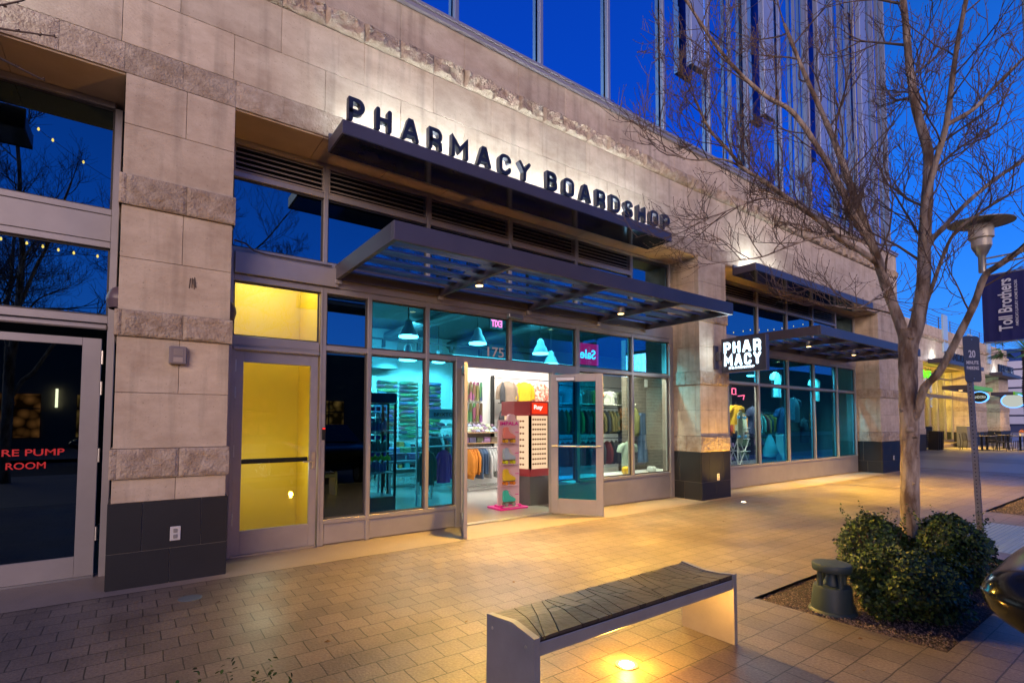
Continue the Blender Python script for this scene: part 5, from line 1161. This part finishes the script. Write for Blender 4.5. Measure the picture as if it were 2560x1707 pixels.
# coats on the wall rack
TAN = cloth('tan_canvas', (.30, .22, .16), (.20, .15, .11)); YJ = cloth('mustard_cloth', (.85, .48, .02)); CHAR = cloth('charcoal_cloth', (.06, .06, .065))
PL = mat('red_plaid', (.55, .12, .07), .9, col2=(.75, .55, .42), ns=14, amt=.15)
garment((7.28, 10.05, 2.47), .46, .2, .50, TAN, 'jacket', 'tan canvas jacket on the upper wall rail', 'jacket'); garment((7.10, 10.0, 2.43), .28, .12, .50, CHAR, 'jacket', 'dark grey jacket left of the tan canvas jacket', 'jacket', rot=.9)
garment((7.79, 10.05, 2.47), .46, .2, .48, YJ, 'jacket', 'mustard yellow jacket on the upper wall rail', 'jacket'); garment((8.28, 10.05, 2.47), .44, .16, .5, PL, 'shirt', 'red plaid shirt on the upper wall rail', 'shirt')
garment((7.30, 10.05, 1.85), .38, .14, .48, CHAR, 'jacket', 'charcoal jacket on the lower wall rail above the skate display', 'jacket')
WR = thing('wall_rail', 'black wall rail holding the jackets', 'rail', (7.7, 10.2, 1.5))
G().tube([(7.0, 10.05, 2.53), (8.6, 10.05, 2.53)], .010, 8).obj('rail_bar', DARKM, WR); G().tube([(7.0, 10.05, 1.93), (8.6, 10.05, 1.93)], .010, 8).obj('rail_bar', DARKM, WR); G().box(6.97, 7.0, 10.2, 10.33, .3, 2.6).obj('rail_post', DARKM, WR)
G().tube([(7.0, 10.05, 2.53), (6.985, 10.3, 2.53)], .008, 6).obj('rail_arm', DARKM, WR)
# shelves with caps and folded clothes
SH = thing('wall_shelf', 'wooden wall shelves of caps and folded clothes behind the skate display', 'shelf', (6.5, 10.2, 1))
for z in (1.22, .98, .72): G().bbox(5.95, 7.05, 9.95, 10.34, z, z+.022, .003).obj('shelf_board', WOOD, SH)
def cap(i, x, y, z):
    g = G(); r = .058
    for j in range(7):
        a = PI/2*j/6
        for k in range(14): b = 2*PI*k/14; g.v.append((r*math.cos(a)*math.cos(b), r*math.cos(a)*math.sin(b), .055*math.sin(a)+.01))
    for j in range(6):
        for k in range(14): g.f.append((j*14+k, j*14+(k+1) % 14, (j+1)*14+(k+1) % 14, (j+1)*14+k))
    out = [(r*math.cos(PI+PI*k/10), -.02+.06*math.sin(PI+PI*k/10)-.02*(0 < k < 10)) for k in range(11)]
    g.prism(out, lambda p: (p[0], p[1], .006), lambda p: (p[0]*.98, p[1], .013)); g.sm = True
    return g.obj('baseball_cap', CAPM)
capo = cap(0, 0, 0, 0)
for r in range(3):
    for i in range(8): place(capo, (6.05+i*.128, 10.05+.09*r, 1.246+.062*r), '%s cap from the left in the %s row of caps on the shelf' % (('first', 'second', 'third', 'fourth', 'fifth', 'sixth', 'seventh', 'last')[i], ('front', 'middle', 'back')[r]), 'cap', 'caps on the wall shelf')
stk = G()
for i in range(4): stk.bbox(-.09+ri.uniform(-.006, .006), .09, -.1, .1, i*.032, i*.032+.028, .008)
so_ = stk.obj('folded_stack', FOLD)
for i in range(5): place(so_, (6.08+i*.20, 10.12, 1.004), '%s folded pile from the left on the middle shelf' % ('first', 'second', 'third', 'fourth', 'last')[i], 'folded clothes', 'folded piles on the wall shelf')
for i in range(3): place(so_, (6.50+i*.20, 10.12, .744), '%s folded pile on the lower shelf' % ('left', 'middle', 'right')[i], 'folded clothes', 'folded piles on the wall shelf')
# clothes rack in the doorway view
ORG = cloth('orange_cloth', (.62, .22, .02)); DEN = cloth('denim', (.08, .14, .25)); LG = cloth('light_grey_knit', (.48, .48, .47)); BK = cloth('black_cloth', (.02, .02, .022))
CR = thing('clothes_rack', 'low chrome clothes rack of hoodies and jeans seen through the open door', 'rack', (6.2, 9.5, 0))
G().tube([(5.72, 9.5, 0.04), (5.72, 9.5, .92), (6.95, 9.45, .92), (6.95, 9.45, .04)], .012, 8).obj('rack_frame', STEEL, CR); G().box(5.70, 6.97, 9.25, 9.28, .05, .075).box(5.70, 6.97, 9.7, 9.73, .05, .075).obj('rack_base', STEEL, CR)
for i in range(15):
    x = 5.80+i*.075; mt, nm = (ORG, 'orange hoodie') if i < 4 else (DEN, 'pair of blue jeans') if i < 7 else (LG, 'light grey jacket') if i < 11 else (BK, 'black jacket')
    j = (i if i < 4 else i-4 if i < 7 else i-7 if i < 11 else i-11)
    garment((x, 9.46, .90), .36, .075, .54+.10*(i % 3 == 1), mt, 'hanging_garment', '%s %s from the left on the low rack inside the door' % (('first', 'second', 'third', 'fourth')[j], nm), 'garment', rot=PI/2+ri.uniform(-.35, .1), sleeves='long' if mt is not DEN else None, group='clothes on the low rack')
# roller skate display
PINK = mat('pale_pink_card', (.75, .47, .50), .6); HOT = mat('hot_pink', (.75, .02, .30), .4)
IM = thing('skate_display', 'tall pale pink display stand for four roller skates in the doorway', 'display stand', (5.2, 7.2, 0))
x0, x1, yi = 5.01, 5.44, 7.16
pn = G().prism([(x0, .08), (x1, .08), (x1, 1.52), (x0+.36, 1.52), (x0+.34, 1.60), (x0+.30, 1.62), (x0+.24, 1.62), (x0+.20, 1.60), (x0+.18, 1.52), (x0, 1.52)], lambda p: (p[0], yi, p[1]), lambda p: (p[0], yi+.05, p[1])).obj('back_panel', PINK, IM)
G().bbox(x0-.07, x1+.09, 7.02, 7.42, .012, .045, .006).bbox(x0, x1, 7.1, 7.3, .046, .08, .004).obj('stand_base', HOT, IM)
text('lettering', 'IMPALA', (x0+.015, yi-.004, 1.43), X_, Z_, .395, .06, .003, HOT, IM, .03)
SKC = (('coral pink', (.85, .26, .20), (.8, .45, .03)), ('pale blue', (.42, .52, .58), (.7, .7, .02)), ('yellow', (.85, .58, .03), (.8, .25, .02)), ('turquoise', (.05, .50, .42), (.25, .27, .26)))
for i, (cn, c, wc) in enumerate(SKC):
    zb = 1.13-i*.355; G().bbox(x0+.03, x1-.10, yi-.11, yi-.001, zb-.012, zb, .003).obj('skate_shelf', PINK, IM)
    G().box(x1-.09, x1-.015, yi-.003, yi-.0005, zb+.17, zb+.182).obj('shelf_label', HOT, IM)
    s = thing('roller_skate', '%s roller skate on the %s shelf of the pink display stand' % (cn, ('top', 'second', 'third', 'lowest')[i]), 'roller skate', (x0+.14, yi-.06, zb))
    o = [(x0+.045, .075), (x0+.045, .20), (x0+.055, .265), (x0+.135, .275), (x0+.15, .20), (x0+.19, .165), (x0+.27, .135), (x0+.30, .105), (x0+.295, .075)]
    bm = bmesh.new(); vs = [bm.verts.new((p[0], yi-.095, zb+p[1])) for p in o]; f = bm.faces.new(vs); ex = bmesh.ops.extrude_face_region(bm, geom=[f]); 
    for v in [e for e in ex['geom'] if isinstance(e, bmesh.types.BMVert)]: v.co.y += .075
    bmesh.ops.recalc_face_normals(bm, faces=bm.faces); bmesh.ops.bevel(bm, geom=bm.edges[:], offset=.014, segments=2, affect='EDGES'); g = G(); g.frombm(bm); g.sm = True
    g.obj('boot', mat('skate_'+cn.replace(' ', '_'), c, .35), s); G().bbox(x0+.05, x0+.285, yi-.085, yi-.03, zb+.058, zb+.074, .004).obj('sole_plate', mat('skate_sole', (.2, .13, .08), .6), s)
    wm = mat('skate_wheel_%d' % i, wc, .35)
    for wx in (x0+.09, x0+.245):
        for wy in (yi-.105, yi-.03): pts = [(wx+.03*math.cos(2*PI*k/16), zb+.031+.03*math.sin(2*PI*k/16)) for k in range(16)]; G().prism(pts, lambda p: (p[0], wy, p[1]), lambda p: (p[0], wy+.025, p[1])).obj('wheel', wm, s)
    g = G()
    for k in range(5): g.tube([(x0+.125+.018*k, yi-.098, zb+.25-.024*k), (x0+.155+.016*k, yi-.098, zb+.262-.024*k)], .0035, 4)
    g.obj('laces', wm, s)
# sunglasses kiosk
KS = thing('sunglasses_kiosk', 'red and grey lit sunglasses tower standing behind the pink display', 'kiosk', (5.8, 7.5, 0)); ks = [(5.57, 7.46), (5.68, 7.16), (6.12, 7.16), (6.38, 7.42), (6.38, 7.85), (5.57, 7.85)]
def kp(z0, z1, mt, nm, sc_=1.0, par=KS):
    c = (5.95, 7.5); pts = [(c[0]+(p[0]-c[0])*sc_, c[1]+(p[1]-c[1])*sc_) for p in ks]; return G().prism(pts, lambda p: (p[0], p[1], z0), lambda p: (p[0], p[1], z1)).obj(nm, mt, par)
KR = mat('kiosk_red', (.33, .03, .035), .4); kp(.012, .52, mat('kiosk_grey', (.10, .095, .09), .5), 'kiosk_base', .98); kp(.522, .65, KR, 'red_skirt', 1.0); kp(1.60, 1.86, KR, 'red_top', 1.04)
kp(.652, 1.598, emis('kiosk_lit_panel', (1, .66, .40), .95), 'lit_core', .93)
g = G()
for (a, b) in zip(ks[:3], ks[1:4]):
    for p in (a, b): g.box(p[0]-.022, p[0]+.022, p[1]-.018, p[1]+.018, .652, 1.598)
g.obj('corner_trim', mat('kiosk_bronze', (.30, .17, .07), .4, .4), KS)
G().box(5.70, 6.05, 7.118, 7.13, 1.63, 1.83).obj('logo_panel', emis('logo_red', (1, .05, .015), .9), KS); text('lettering', 'Ray', (5.735, 7.116, 1.69), X_, Z_, .20, .10, .003, mat('logo_white', (.9, .9, .85), .5, emit=(1, .95, .85), es=.8), KS, .03)
g = G().tube([(-.035, 0, 0), (-.012, 0, .004), (.012, 0, .004), (.035, 0, 0)], .003, 4)
for s in (-1, 1): pts = [(s*.024+.019*math.cos(2*PI*k/10), .013*math.sin(2*PI*k/10)) for k in range(10)]; g.prism(pts, lambda p: (p[0], -.004, p[1]), lambda p: (p[0], .001, p[1]))
sg = g.obj('sunglasses', mat('sunglass_brown', (.22, .085, .03), .2)); q_ = 0
for j in range(10):
    for i in range(3): place(sg, (5.79+i*.11, 7.175, 1.53-j*.088), '%s pair in the %s row on the lit front of the kiosk' % (('left', 'middle', 'right')[i], ORD[j] if j < 9 else 'bottom'), 'sunglasses', 'sunglasses on the kiosk front').scale = (1.15, 1, 1.3)
for j in range(8): place(sg, (5.612, 7.31, 1.50-j*.11), '%s pair down the left side of the kiosk' % (ORD[j] if j < 7 else 'bottom'), 'sunglasses', 'sunglasses on the kiosk side', rot=(0, 0, -1.22))
# ---- left window: dark counter case, folded table, brand board, rack
DCs = thing('display_case', 'dark glass topped counter case inside the tall left window', 'display case', (2.9, 7.3, 0))
G().bbox(2.5, 3.08, 7.0, 7.5, .012, .42, .006).obj('case_base', mat('case_dark', (.02, .03, .04), .4), DCs); G().box(3.05, 3.08, 7.0, 7.03, .42, 1.75).box(2.5, 2.53, 7.0, 7.03, .42, 1.75).box(3.05, 3.08, 7.47, 7.5, .42, 1.75).obj('case_posts', DARKM, DCs)
G().bbox(2.5, 3.08, 7.0, 7.5, 1.76, 1.90, .006).obj('case_top', mat('case_navy', (.015, .03, .07), .4), DCs)
for z in (.75, 1.05, 1.35): G().box(2.52, 3.06, 7.02, 7.48, z, z+.012).obj('case_shelf', STEEL, DCs)
it = G()
for i in range(8): it.bbox(-.2+i*.055, -.165+i*.055, -.03, .03, 0, .11+.03*(i % 3), .004)
itm = it.obj('boxed_goods', FOLD)
for j, z in enumerate((.763, 1.063, 1.363)): place(itm, (2.78, 7.2, z), 'row of small boxed goods on the %s shelf of the dark case' % ('lowest', 'middle', 'top')[j], 'boxed goods', 'goods in the dark case')
tag(G().tube([(2.62+.008*k, 6.9+.004*(k % 2), .98+.03*math.sin(k*1.9)) for k in range(40)], .022, 6).obj('coiled_straps', mat('strap_yellow', (.8, .6, .02), .5)), 'coiled yellow straps hung low on the dark case', 'straps')
TB = thing('display_table', 'display table with folded clothes inside the tall left window', 'table', (4.2, 9.2, 0)); G().bbox(3.75, 4.75, 8.9, 9.6, .72, .76, .006).obj('tabletop', mat('table_blue_grey', (.2, .22, .25), .4), TB)
G().box(3.8, 3.84, 8.95, 8.99, .012, .72).box(4.66, 4.7, 8.95, 8.99, .012, .72).box(3.8, 3.84, 9.5, 9.54, .012, .72).box(4.66, 4.7, 9.5, 9.54, .012, .72).obj('table_legs', STEEL, TB)
for i in range(4): place(so_, (3.92+i*.22, 9.15+.12*(i % 2), .762), '%s folded pile from the left on the display table' % ('first', 'second', 'third', 'last')[i], 'folded clothes', 'folded piles on the display table')
BR = thing('brand_stand', 'small shelf stand under a pale board reading BRIXTON by the open door', 'display stand', (4.4, 8.1, 0))
G().bbox(4.02, 4.86, 8.02, 8.05, 1.53, 1.71, .004).obj('name_board', mat('pale_board', (.5, .6, .65), .6), BR); text('lettering', 'BRIXTON', (4.22, 8.016, 1.585), X_, Z_, .46, .06, .003, DARKM, BR, .01)
for z in (1.20, 1.38, 1.04): G().bbox(4.05, 4.84, 8.03, 8.3, z, z+.02, .003).obj('shelf_board', mat('pale_shelf', (.55, .6, .62), .5), BR)
G().box(4.84, 4.87, 8.28, 8.31, .012, 1.7).box(4.02, 4.05, 8.28, 8.31, .012, 1.7).obj('stand_post', STEEL, BR)
for i in range(5): place(capo, (4.15+i*.15, 8.13, 1.402), '%s cap from the left on the stand under the pale name board' % ('first', 'second', 'third', 'fourth', 'last')[i], 'cap', 'caps on the small stand')
garment((4.24, 8.3, .98), .30, .12, .62, cloth('brown_cloth', (.20, .15, .11)), 'hanging_garment', 'long brown garment hung under the pale name board', 'garment'); garment((4.58, 8.3, .98), .28, .12, .60, cloth('magenta_cloth', (.7, .08, .35)), 'hanging_garment', 'magenta garment hung under the pale name board', 'garment')
# exit sign, pink reflection panel
ES = thing('exit_sign', 'small red lit exit sign seen from behind in the transom', 'sign', (5.86, 8.45, 3.4)); G().box(5.70, 6.02, 8.47, 8.50, 3.36, 3.57).obj('sign_panel', mat('exit_panel', (.05, .06, .08), .4), ES)
text('lettering', 'EXIT', (5.99, 8.468, 3.395), (-1, 0, 0), Z_, .26, .14, .004, emis('exit_red', (1, .02, .04), 45), ES, .02)
SS = thing('sale_reflection', 'pink glowing panel standing in for a mirrored Sale sign from across the street', 'sign', (8.5, 8.6, 3)); G().box(8.16, 8.9, 8.6, 8.63, 2.82, 3.32).obj('sign_panel', emis('pink_panel', (1, .004, .035), 6), SS)  # glowing panel added to imitate the reflection of a store sign opposite
text('lettering', 'Sale', (8.80, 8.598, 2.96), (-1, 0, 0), Z_, .5, .22, .004, emis('sale_blue', (.35, .7, 1), 4), SS, .02); G().tube([(8.3, 8.61, 3.32), (8.3, 8.61, 4.05)], .005, 5).tube([(8.8, 8.61, 3.32), (8.8, 8.61, 4.05)], .005, 5).obj('panel_wires', DARKM, SS)
# ---- right windows of the first front
HB = thing('hanging_rails', 'black rails carrying shirts and jackets inside the right shop windows', 'rail', (7.8, 8.1, 0))
for z in (2.26, 1.80, 1.12): G().tube([(7.2, 8.12, z), (9.6, 8.12, z)], .010, 8).obj('rail_bar', DARKM, HB)
G().bbox(7.2, 9.55, 7.95, 8.3, 1.86, 1.88, .003).obj('rail_shelf', WHITE, HB); G().box(7.18, 7.2, 8.1, 8.13, .012, 2.4).box(9.52, 9.55, 8.1, 8.13, .012, 2.4).obj('rail_post', DARKM, HB)
TS = (('pale blue', (.35, .55, .6), 7.72), ('orange', (.8, .18, .02), 8.32), ('white', (.75, .75, .72), 8.75), ('camouflage', (.16, .17, .10), 9.18), ('teal', (.1, .35, .38), 7.45+.03), ('dark red', (.3, .05, .04), 8.02))
for n_, c, x in TS: garment((x, 8.12, 2.19), .34, .13, .36, cloth('tee_'+n_.replace(' ', '_'), c), 't_shirt', '%s t-shirt on the top rail inside the shop window' % n_, 't-shirt', sleeves='short')
for i in range(16):
    c, nn = (((.05, .09, .06), 'dark green'), ((.22, .24, .05), 'olive'), ((.03, .035, .04), 'black'), ((.12, .10, .03), 'khaki'))[(i//4+(i % 2)) % 4 if i > 8 else i % 3]
    garment((7.3+i*.13, 8.12, 1.74), .30, .085, .52, cloth('coat_'+nn.replace(' ', '_'), c), 'hanging_garment', '%s coat on the middle rail inside the shop window' % nn, 'garment', rot=PI/2+ri.uniform(-.5, .0), group='coats on the middle rail, %s' % nn)
for i in range(12): garment((7.35+i*.15, 8.15, 1.06), .28, .085, .52, (cloth('maroon_cloth', (.16, .03, .03)), BK, CHAR)[i % 3], 'hanging_garment', ('maroon', 'black', 'charcoal')[i % 3]+' garment on the lowest rail inside the shop window', 'garment', rot=PI/2+ri.uniform(-.5, .0), group='clothes on the lowest rail, '+('maroon', 'black', 'charcoal')[i % 3])
garment((8.42, 7.3, 1.08), .40, .16, .60, cloth('mint_cloth', (.50, .62, .50)), 't_shirt', 'pale mint t-shirt with a dark chest badge standing in the window', 't-shirt', sleeves='short')
tag(G().box(8.44, 8.49, 7.195, 7.205, .82, .90).obj('chest_badge', mat('badge_black', (.02, .02, .02), .5)), 'small dark badge on the mint t-shirt', 'badge')
g = G()
for s in (-1, 1): g.tube([(8.93+s*.03, 7.35, 1.62), (8.95+s*.055, 7.36, 1.1), (8.98+s*.065, 7.36, .62)], [.055, .06, .072], 12)
g.bbox(8.84, 9.02, 7.30, 7.40, 1.58, 1.68, .02); g.sm = True; tag(g.obj('hanging_jeans', DEN), 'faded blue jeans hung before the brick wall', 'jeans')
garment((8.78, 7.4, 1.80), .2, .12, .62, cloth('olive_jacket', (.17, .17, .05)), 'jacket', 'olive jacket beside the hanging blue jeans', 'jacket', rot=1.2)
tag(G().bbox(9.36, 9.46, 7.60, 7.618, 2.28, 2.45, .004).obj('wall_switch', mat('switch_white', (.8, .82, .8), .4)), 'white plate on the interior brick wall', 'switch plate')
tag(G().bbox(8.75, 8.86, 6.9, 7.1, .44, .56, .03).obj('sneaker', mat('sneaker_white', (.6, .62, .6), .5)), 'pale sneaker below the hanging blue jeans', 'sneaker')
tag(G().bbox(7.9, 8.05, 6.9, 7.05, .44, .60, .04).obj('yellow_beanie', mat('beanie_yellow', (.85, .5, .02), .8)), 'yellow knitted beanie on the window platform', 'beanie')
# ---- second shop front
cbm = thing('cruiser_board', 'pale cruiser skateboard standing upright in the first window of the second front', 'skateboard', (11.9, 6.8, .96)); g = deckmesh(.80, .22, False); g.v = [(x+11.86, y+6.78, z+1.35) for x, y, z in g.v]; g.obj('deck', mat('deck_sage', (.42, .48, .33), .4), cbm)
for z in (1.58, 1.12):
    G().bbox(11.74, 11.98, 6.72, 6.76, z, z+.03, .005).obj('truck', STEEL, cbm)
    for x in (11.73, 11.99): G().lathe([(.0, -.02), (.035, -.02), (.035, .02), (0, .02)], 0, 0, 12); gg = G(); pts = [(6.73+.035*math.cos(2*PI*k/14), z+.015+.035*math.sin(2*PI*k/14)) for k in range(14)]; gg.prism(pts, lambda p: (x-.03, p[0], p[1]), lambda p: (x+.03, p[0], p[1])).obj('wheel', mat('wheel_blue', (.05, .3, .65), .35), cbm)
garment((12.25, 7.1, 1.92), .50, .18, .50, YJ, 'jersey', 'yellow jersey with a black crest in the first window of the second front', 'jersey', sleeves='short'); tag(G().bbox(12.2, 12.32, 6.985, 6.995, 1.66, 1.80, .004).obj('jersey_crest', mat('crest_black', (.02, .02, .02), .5)), 'black crest on the yellow jersey', 'crest')
NN = thing('neon_sign', 'pink neon tubes high in the first window of the second front', 'sign', (11.95, 6.85, 2.15)); PKN = emis('pink_neon', (1, .12, .25), 4)
G().tube([(11.66, 6.85, 2.30), (11.82, 6.85, 2.30), (11.82, 6.85, 2.16), (11.66, 6.85, 2.16), (11.66, 6.85, 2.30)], .012, 6).obj('neon_tube', PKN, NN); G().tube([(11.92, 6.85, 2.12), (12.2, 6.85, 2.15), (12.16, 6.85, 2.04)], .012, 6).obj('neon_tube', PKN, NN)
FR_ = thing('folding_rack', 'white folding wire rack in the first window of the second front', 'rack', (12.4, 7, .4)); g = G(); WM = mat('white_wire', (.75, .75, .73), .4)
for a, b in (((12.2, .42), (12.65, 1.05)), ((12.65, .42), (12.2, 1.05)), ((12.1, .75), (12.7, .75)), ((12.1, .95), (12.35, .42)), ((12.12, .42), (12.12, 1.05))): g.tube([(a[0], 7.0, a[1]), (b[0], 7.0, b[1])], .014, 6); g.tube([(a[0], 7.3, a[1]), (b[0], 7.3, b[1])], .014, 6)
g.obj('rack_legs', WM, FR_); g = G()
for i in range(9): g.tube([(12.16+i*.06, 7.0, 1.06), (12.16+i*.06, 7.0, 1.34)], .006, 5)
g.tube([(12.12, 7, 1.06), (12.7, 7, 1.06)], .01, 5).tube([(12.12, 7, 1.34), (12.7, 7, 1.34)], .01, 5); g.obj('rack_basket', WM, FR_)
g = G(); g.lathe([(.03, 1.16), (.08, 1.05), (.15, .85), (.19, .70), (.15, .58), (.0, .55)], 13.6, 6.95, 16); g.v = [(v[0]+.03*math.sin(v[2]*30), v[1], v[2]) for v in g.v]; g.sm = True; tag(g.obj('mesh_bag', mat('bag_teal', (.10, .30, .34), .6, col2=(.3, .5, .5), ns=30)), 'pale blue bag hanging low in the second window', 'bag')
for x, n_, c, z, ro in ((14.6, 'white', (.7, .75, .72), 2.9, .2), (16.95, 'pale mint', (.55, .75, .62), 2.85, .1), (15.6, 'dark', (.03, .04, .05), 2.2, 0), (14.9, 'navy', (.03, .05, .12), 1.9, 0), (16.2, 'black', (.02, .02, .02), 1.6, .2), (13.3, 'dark blue', (.04, .06, .15), 1.9, .3)):
    garment((x, 7.25, z), .55, .2, .72, cloth('w2_'+n_.replace(' ', '_'), c), 't_shirt', n_+' t-shirt hung behind the glass of the second front', 't-shirt', sleeves='short', rot=ro)
tag(G().bbox(14.5, 14.9, 6.9, 6.92, 1.55, 2.15, .004).obj('window_poster', mat('poster_pale', (.45, .6, .55), .5, col2=(.1, .25, .3), ns=7)), 'pale poster standing in the third window of the second front', 'poster')
tag(G().bbox(14.0, 14.25, 6.8, 7.0, .42, 1.15, .01).obj('white_pedestal', WHITE), 'white pedestal low in the third window of the second front', 'pedestal')
for i in range(7):
    s_ = thing('goods_shelf', '%s dark goods shelf behind the second shop front' % ('first', 'second', 'third', 'fourth', 'fifth', 'sixth', 'last')[i], 'shelf', (10.6+i*1.0, 9.0, 0), 'dark goods shelves')
    g = G(); 
    for z in (.3, .7, 1.1, 1.5, 1.9): g.box(10.2+i*1.0, 11.05+i*1.0, 8.8, 9.15, z, z+.02)
    g.box(10.18+i, 10.2+i, 8.8, 9.15, .012, 2.0).obj('shelves', DARKM, s_); g = G()
    for z in (.32, .72, 1.12, 1.52):
        xx = 10.25+i
        while xx < 10.95+i: w_ = ri.uniform(.05, .16); g.bbox(xx, xx+w_, 8.82, 9.05, z, z+ri.uniform(.1, .3), .006); xx += w_+.02
    o = g.obj('goods', FOLD, s_); o['kind'] = 'stuff'
# goods wall facing the door: colourful clutter behind the glass of the right leaf

rl = random.Random(5); LL = [(2.05, 3.35), (3.72, 2.2), (3.95, 2.95), (2.9, 3.9), (1.1, 3.6), (4.1, 1.5), (3.6, 1.3), (.6, 4.9), (5.2, 3.1), (7.2, 4.4)]
DL = mat('dry_leaf', (.16, .09, .035), .8)
for i, (x, y) in enumerate(LL):
    g = G(); a = rl.uniform(0, 6.28); s_ = rl.uniform(.016, .028); c_, n_ = math.cos(a), math.sin(a); P = lambda u, v, z: (x+u*c_-v*n_, y+u*n_+v*c_, z)
    g.add([P(-s_, 0, .005), P(0, s_*.5, .012), P(s_, 0, .006), P(0, -s_*.5, .004)], [(0, 1, 2, 3), (3, 2, 1, 0)])
    o = g.obj('dry_leaf', DL); o['label'] = 'small dry brown leaf lying on the paving'; o['category'] = 'leaf'; o['group'] = 'dry leaves on the paving'

# ---- more stock behind the left windows
VC = G().lathe([(.0, .004), (.085, .004), (.09, .001)], .42, 5.16, 24).obj('valve_cover', mat('cover_blue_grey', (.10, .13, .16), .5)); tag(VC, 'small oval blue grey valve cover in the paving before the left pillar', 'valve cover')
PB = thing('peg_rack', 'wire rack of purple and dark packets at the left edge of the tall window', 'rack', (2.8, 7.7, 0)); G().box(2.42, 2.45, 7.62, 7.65, .012, 1.8).box(3.2, 3.23, 7.62, 7.65, .012, 1.8).box(2.45, 3.2, 7.63, 7.64, 1.75, 1.78).obj('rack_frame', DARKM, PB)
pk_m = [mat('packet_'+n_, c, .5) for n_, c in (('purple', (.16, .05, .42)), ('blue', (.05, .12, .4)), ('black', (.015, .015, .02)), ('pink', (.5, .06, .3)), ('white', (.6, .6, .62)))]
for j in range(9):
    g = G()
    for i in range(8): g.bbox(2.47+i*.09, 2.53+i*.09, 7.58, 7.62, .95+j*.088, 1.015+j*.088, .004)
    o = g.obj('packet_row', pk_m[(j*3+j//2) % 5], PB); o['kind'] = 'stuff'
SW = thing('shoe_wall', 'low shelves of shoes and boxes under the skateboard wall', 'shelf', (6.5, 13.9, 0))
for z in (.12, .42, .72): G().bbox(4.9, 8.2, 13.7, 14.08, z, z+.025, .003).obj('shelf_board', mat('pale_shelf', (.55, .6, .62), .5), SW)
for j, z in enumerate((.145, .445, .745)):
    for q_, mt_ in enumerate((pk_m[2], pk_m[4], mat('box_orange', (.6, .2, .05), .6), mat('box_teal', (.06, .3, .3), .6))):
        g = G(); x = 4.95+q_*.2
        while x < 8.1: g.bbox(x, x+ri.uniform(.10, .16), 13.78, 14.0, z, z+ri.uniform(.07, .16), .01); x += .8
        o = g.obj('boxed_shoes', mt_, SW); o['kind'] = 'stuff'
for k_, (tx, ty, nm_) in enumerate(((5.1, 10.9, 'middle'), (4.6, 12.6, 'rear'))):
    t2 = thing('display_table', '%s display table of folded clothes in the left half of the shop' % nm_, 'table', (tx, ty, 0)); G().bbox(tx-.55, tx+.55, ty-.35, ty+.35, .74, .78, .006).obj('tabletop', mat('table_dark_wood', (.10, .07, .05), .4), t2)
    G().box(tx-.5, tx-.46, ty-.3, ty-.26, .012, .74).box(tx+.46, tx+.5, ty-.3, ty-.26, .012, .74).box(tx-.5, tx-.46, ty+.26, ty+.3, .012, .74).box(tx+.46, tx+.5, ty+.26, ty+.3, .012, .74).obj('table_legs', DARKM, t2)
    for i in range(8): place(so_, (tx-.42+(i % 4)*.27, ty-.15+.28*(i//4), .782), '%s folded pile in the %s row on the %s display table' % (('first', 'second', 'third', 'last')[i % 4], ('front', 'back')[i//4], nm_), 'folded clothes', 'folded piles on the display tables')
gc = [ORG, DEN, LG, BK, cloth('red_knit', (.5, .04, .03)), cloth('sage_knit', (.3, .36, .25)), cloth('cream_knit', (.6, .55, .42))]; gn = ['orange', 'denim blue', 'light grey', 'black', 'red', 'sage green', 'cream']
for rk, (rx_, ry_, zt_, n_, nm_) in enumerate(((3.3, 12.4, 1.35, 16, 'left'), (5.2, 9.9, 1.25, 9, 'right'))):
    t2 = thing('clothes_rack', '%s clothes rack standing between the display tables in the left half of the shop' % nm_, 'rack', (rx_, ry_, 0)); G().tube([(rx_-.1, ry_, .012), (rx_-.1, ry_, zt_), (rx_+n_*.085+.05, ry_, zt_), (rx_+n_*.085+.05, ry_, .012)], .012, 8).obj('rack_frame', STEEL, t2)
    for i in range(n_):
        c_ = ri.randrange(7); garment((rx_+i*.085, ry_, zt_-.04), .38, .085, ri.uniform(.52, .68), gc[c_], 'hanging_garment', '%s garment on the %s clothes rack between the display tables' % (gn[c_], nm_), 'garment', rot=PI/2+ri.uniform(-.5, .1), group='%s garments on the %s rack' % (gn[c_], nm_))
for i, (x, z, n_, c) in enumerate(((3.15, 1.95, 'black', BK), (3.62, 2.02, 'red', gc[4]), (4.95, 2.0, 'cream', gc[6]), (5.4, 1.95, 'blue', DEN))): garment((x, 13.3, z+.35), .5, .18, .6, c, 't_shirt', '%s t-shirt pinned high before the bulkhead' % n_, 't-shirt', sleeves='short')

for i in range(26):
    c_ = ri.randrange(7); garment((12.9+i*.16, 8.2, 1.72), .36, .1, ri.uniform(.5, .66), gc[c_], 'hanging_garment', '%s garment on the long rail behind the second shop front' % gn[c_], 'garment', rot=PI/2+ri.uniform(-.6, .1), group='%s garments on the long rail' % gn[c_])
RL2 = thing('long_rail', 'long black clothes rail behind the second shop front', 'rail', (15, 8.2, 0)); G().tube([(12.7, 8.2, .41), (12.7, 8.2, 1.76), (17.2, 8.2, 1.76), (17.2, 8.2, .41)], .014, 8).obj('rail_frame', DARKM, RL2)
lamp('window_spot', 'SPOT', (14.8, 7.4, 3.4), 260, (.95, 1, .95), B, spot_size=R(140), spot_blend=.7, shadow_soft_size=.06, dir=(0, .4, -1))
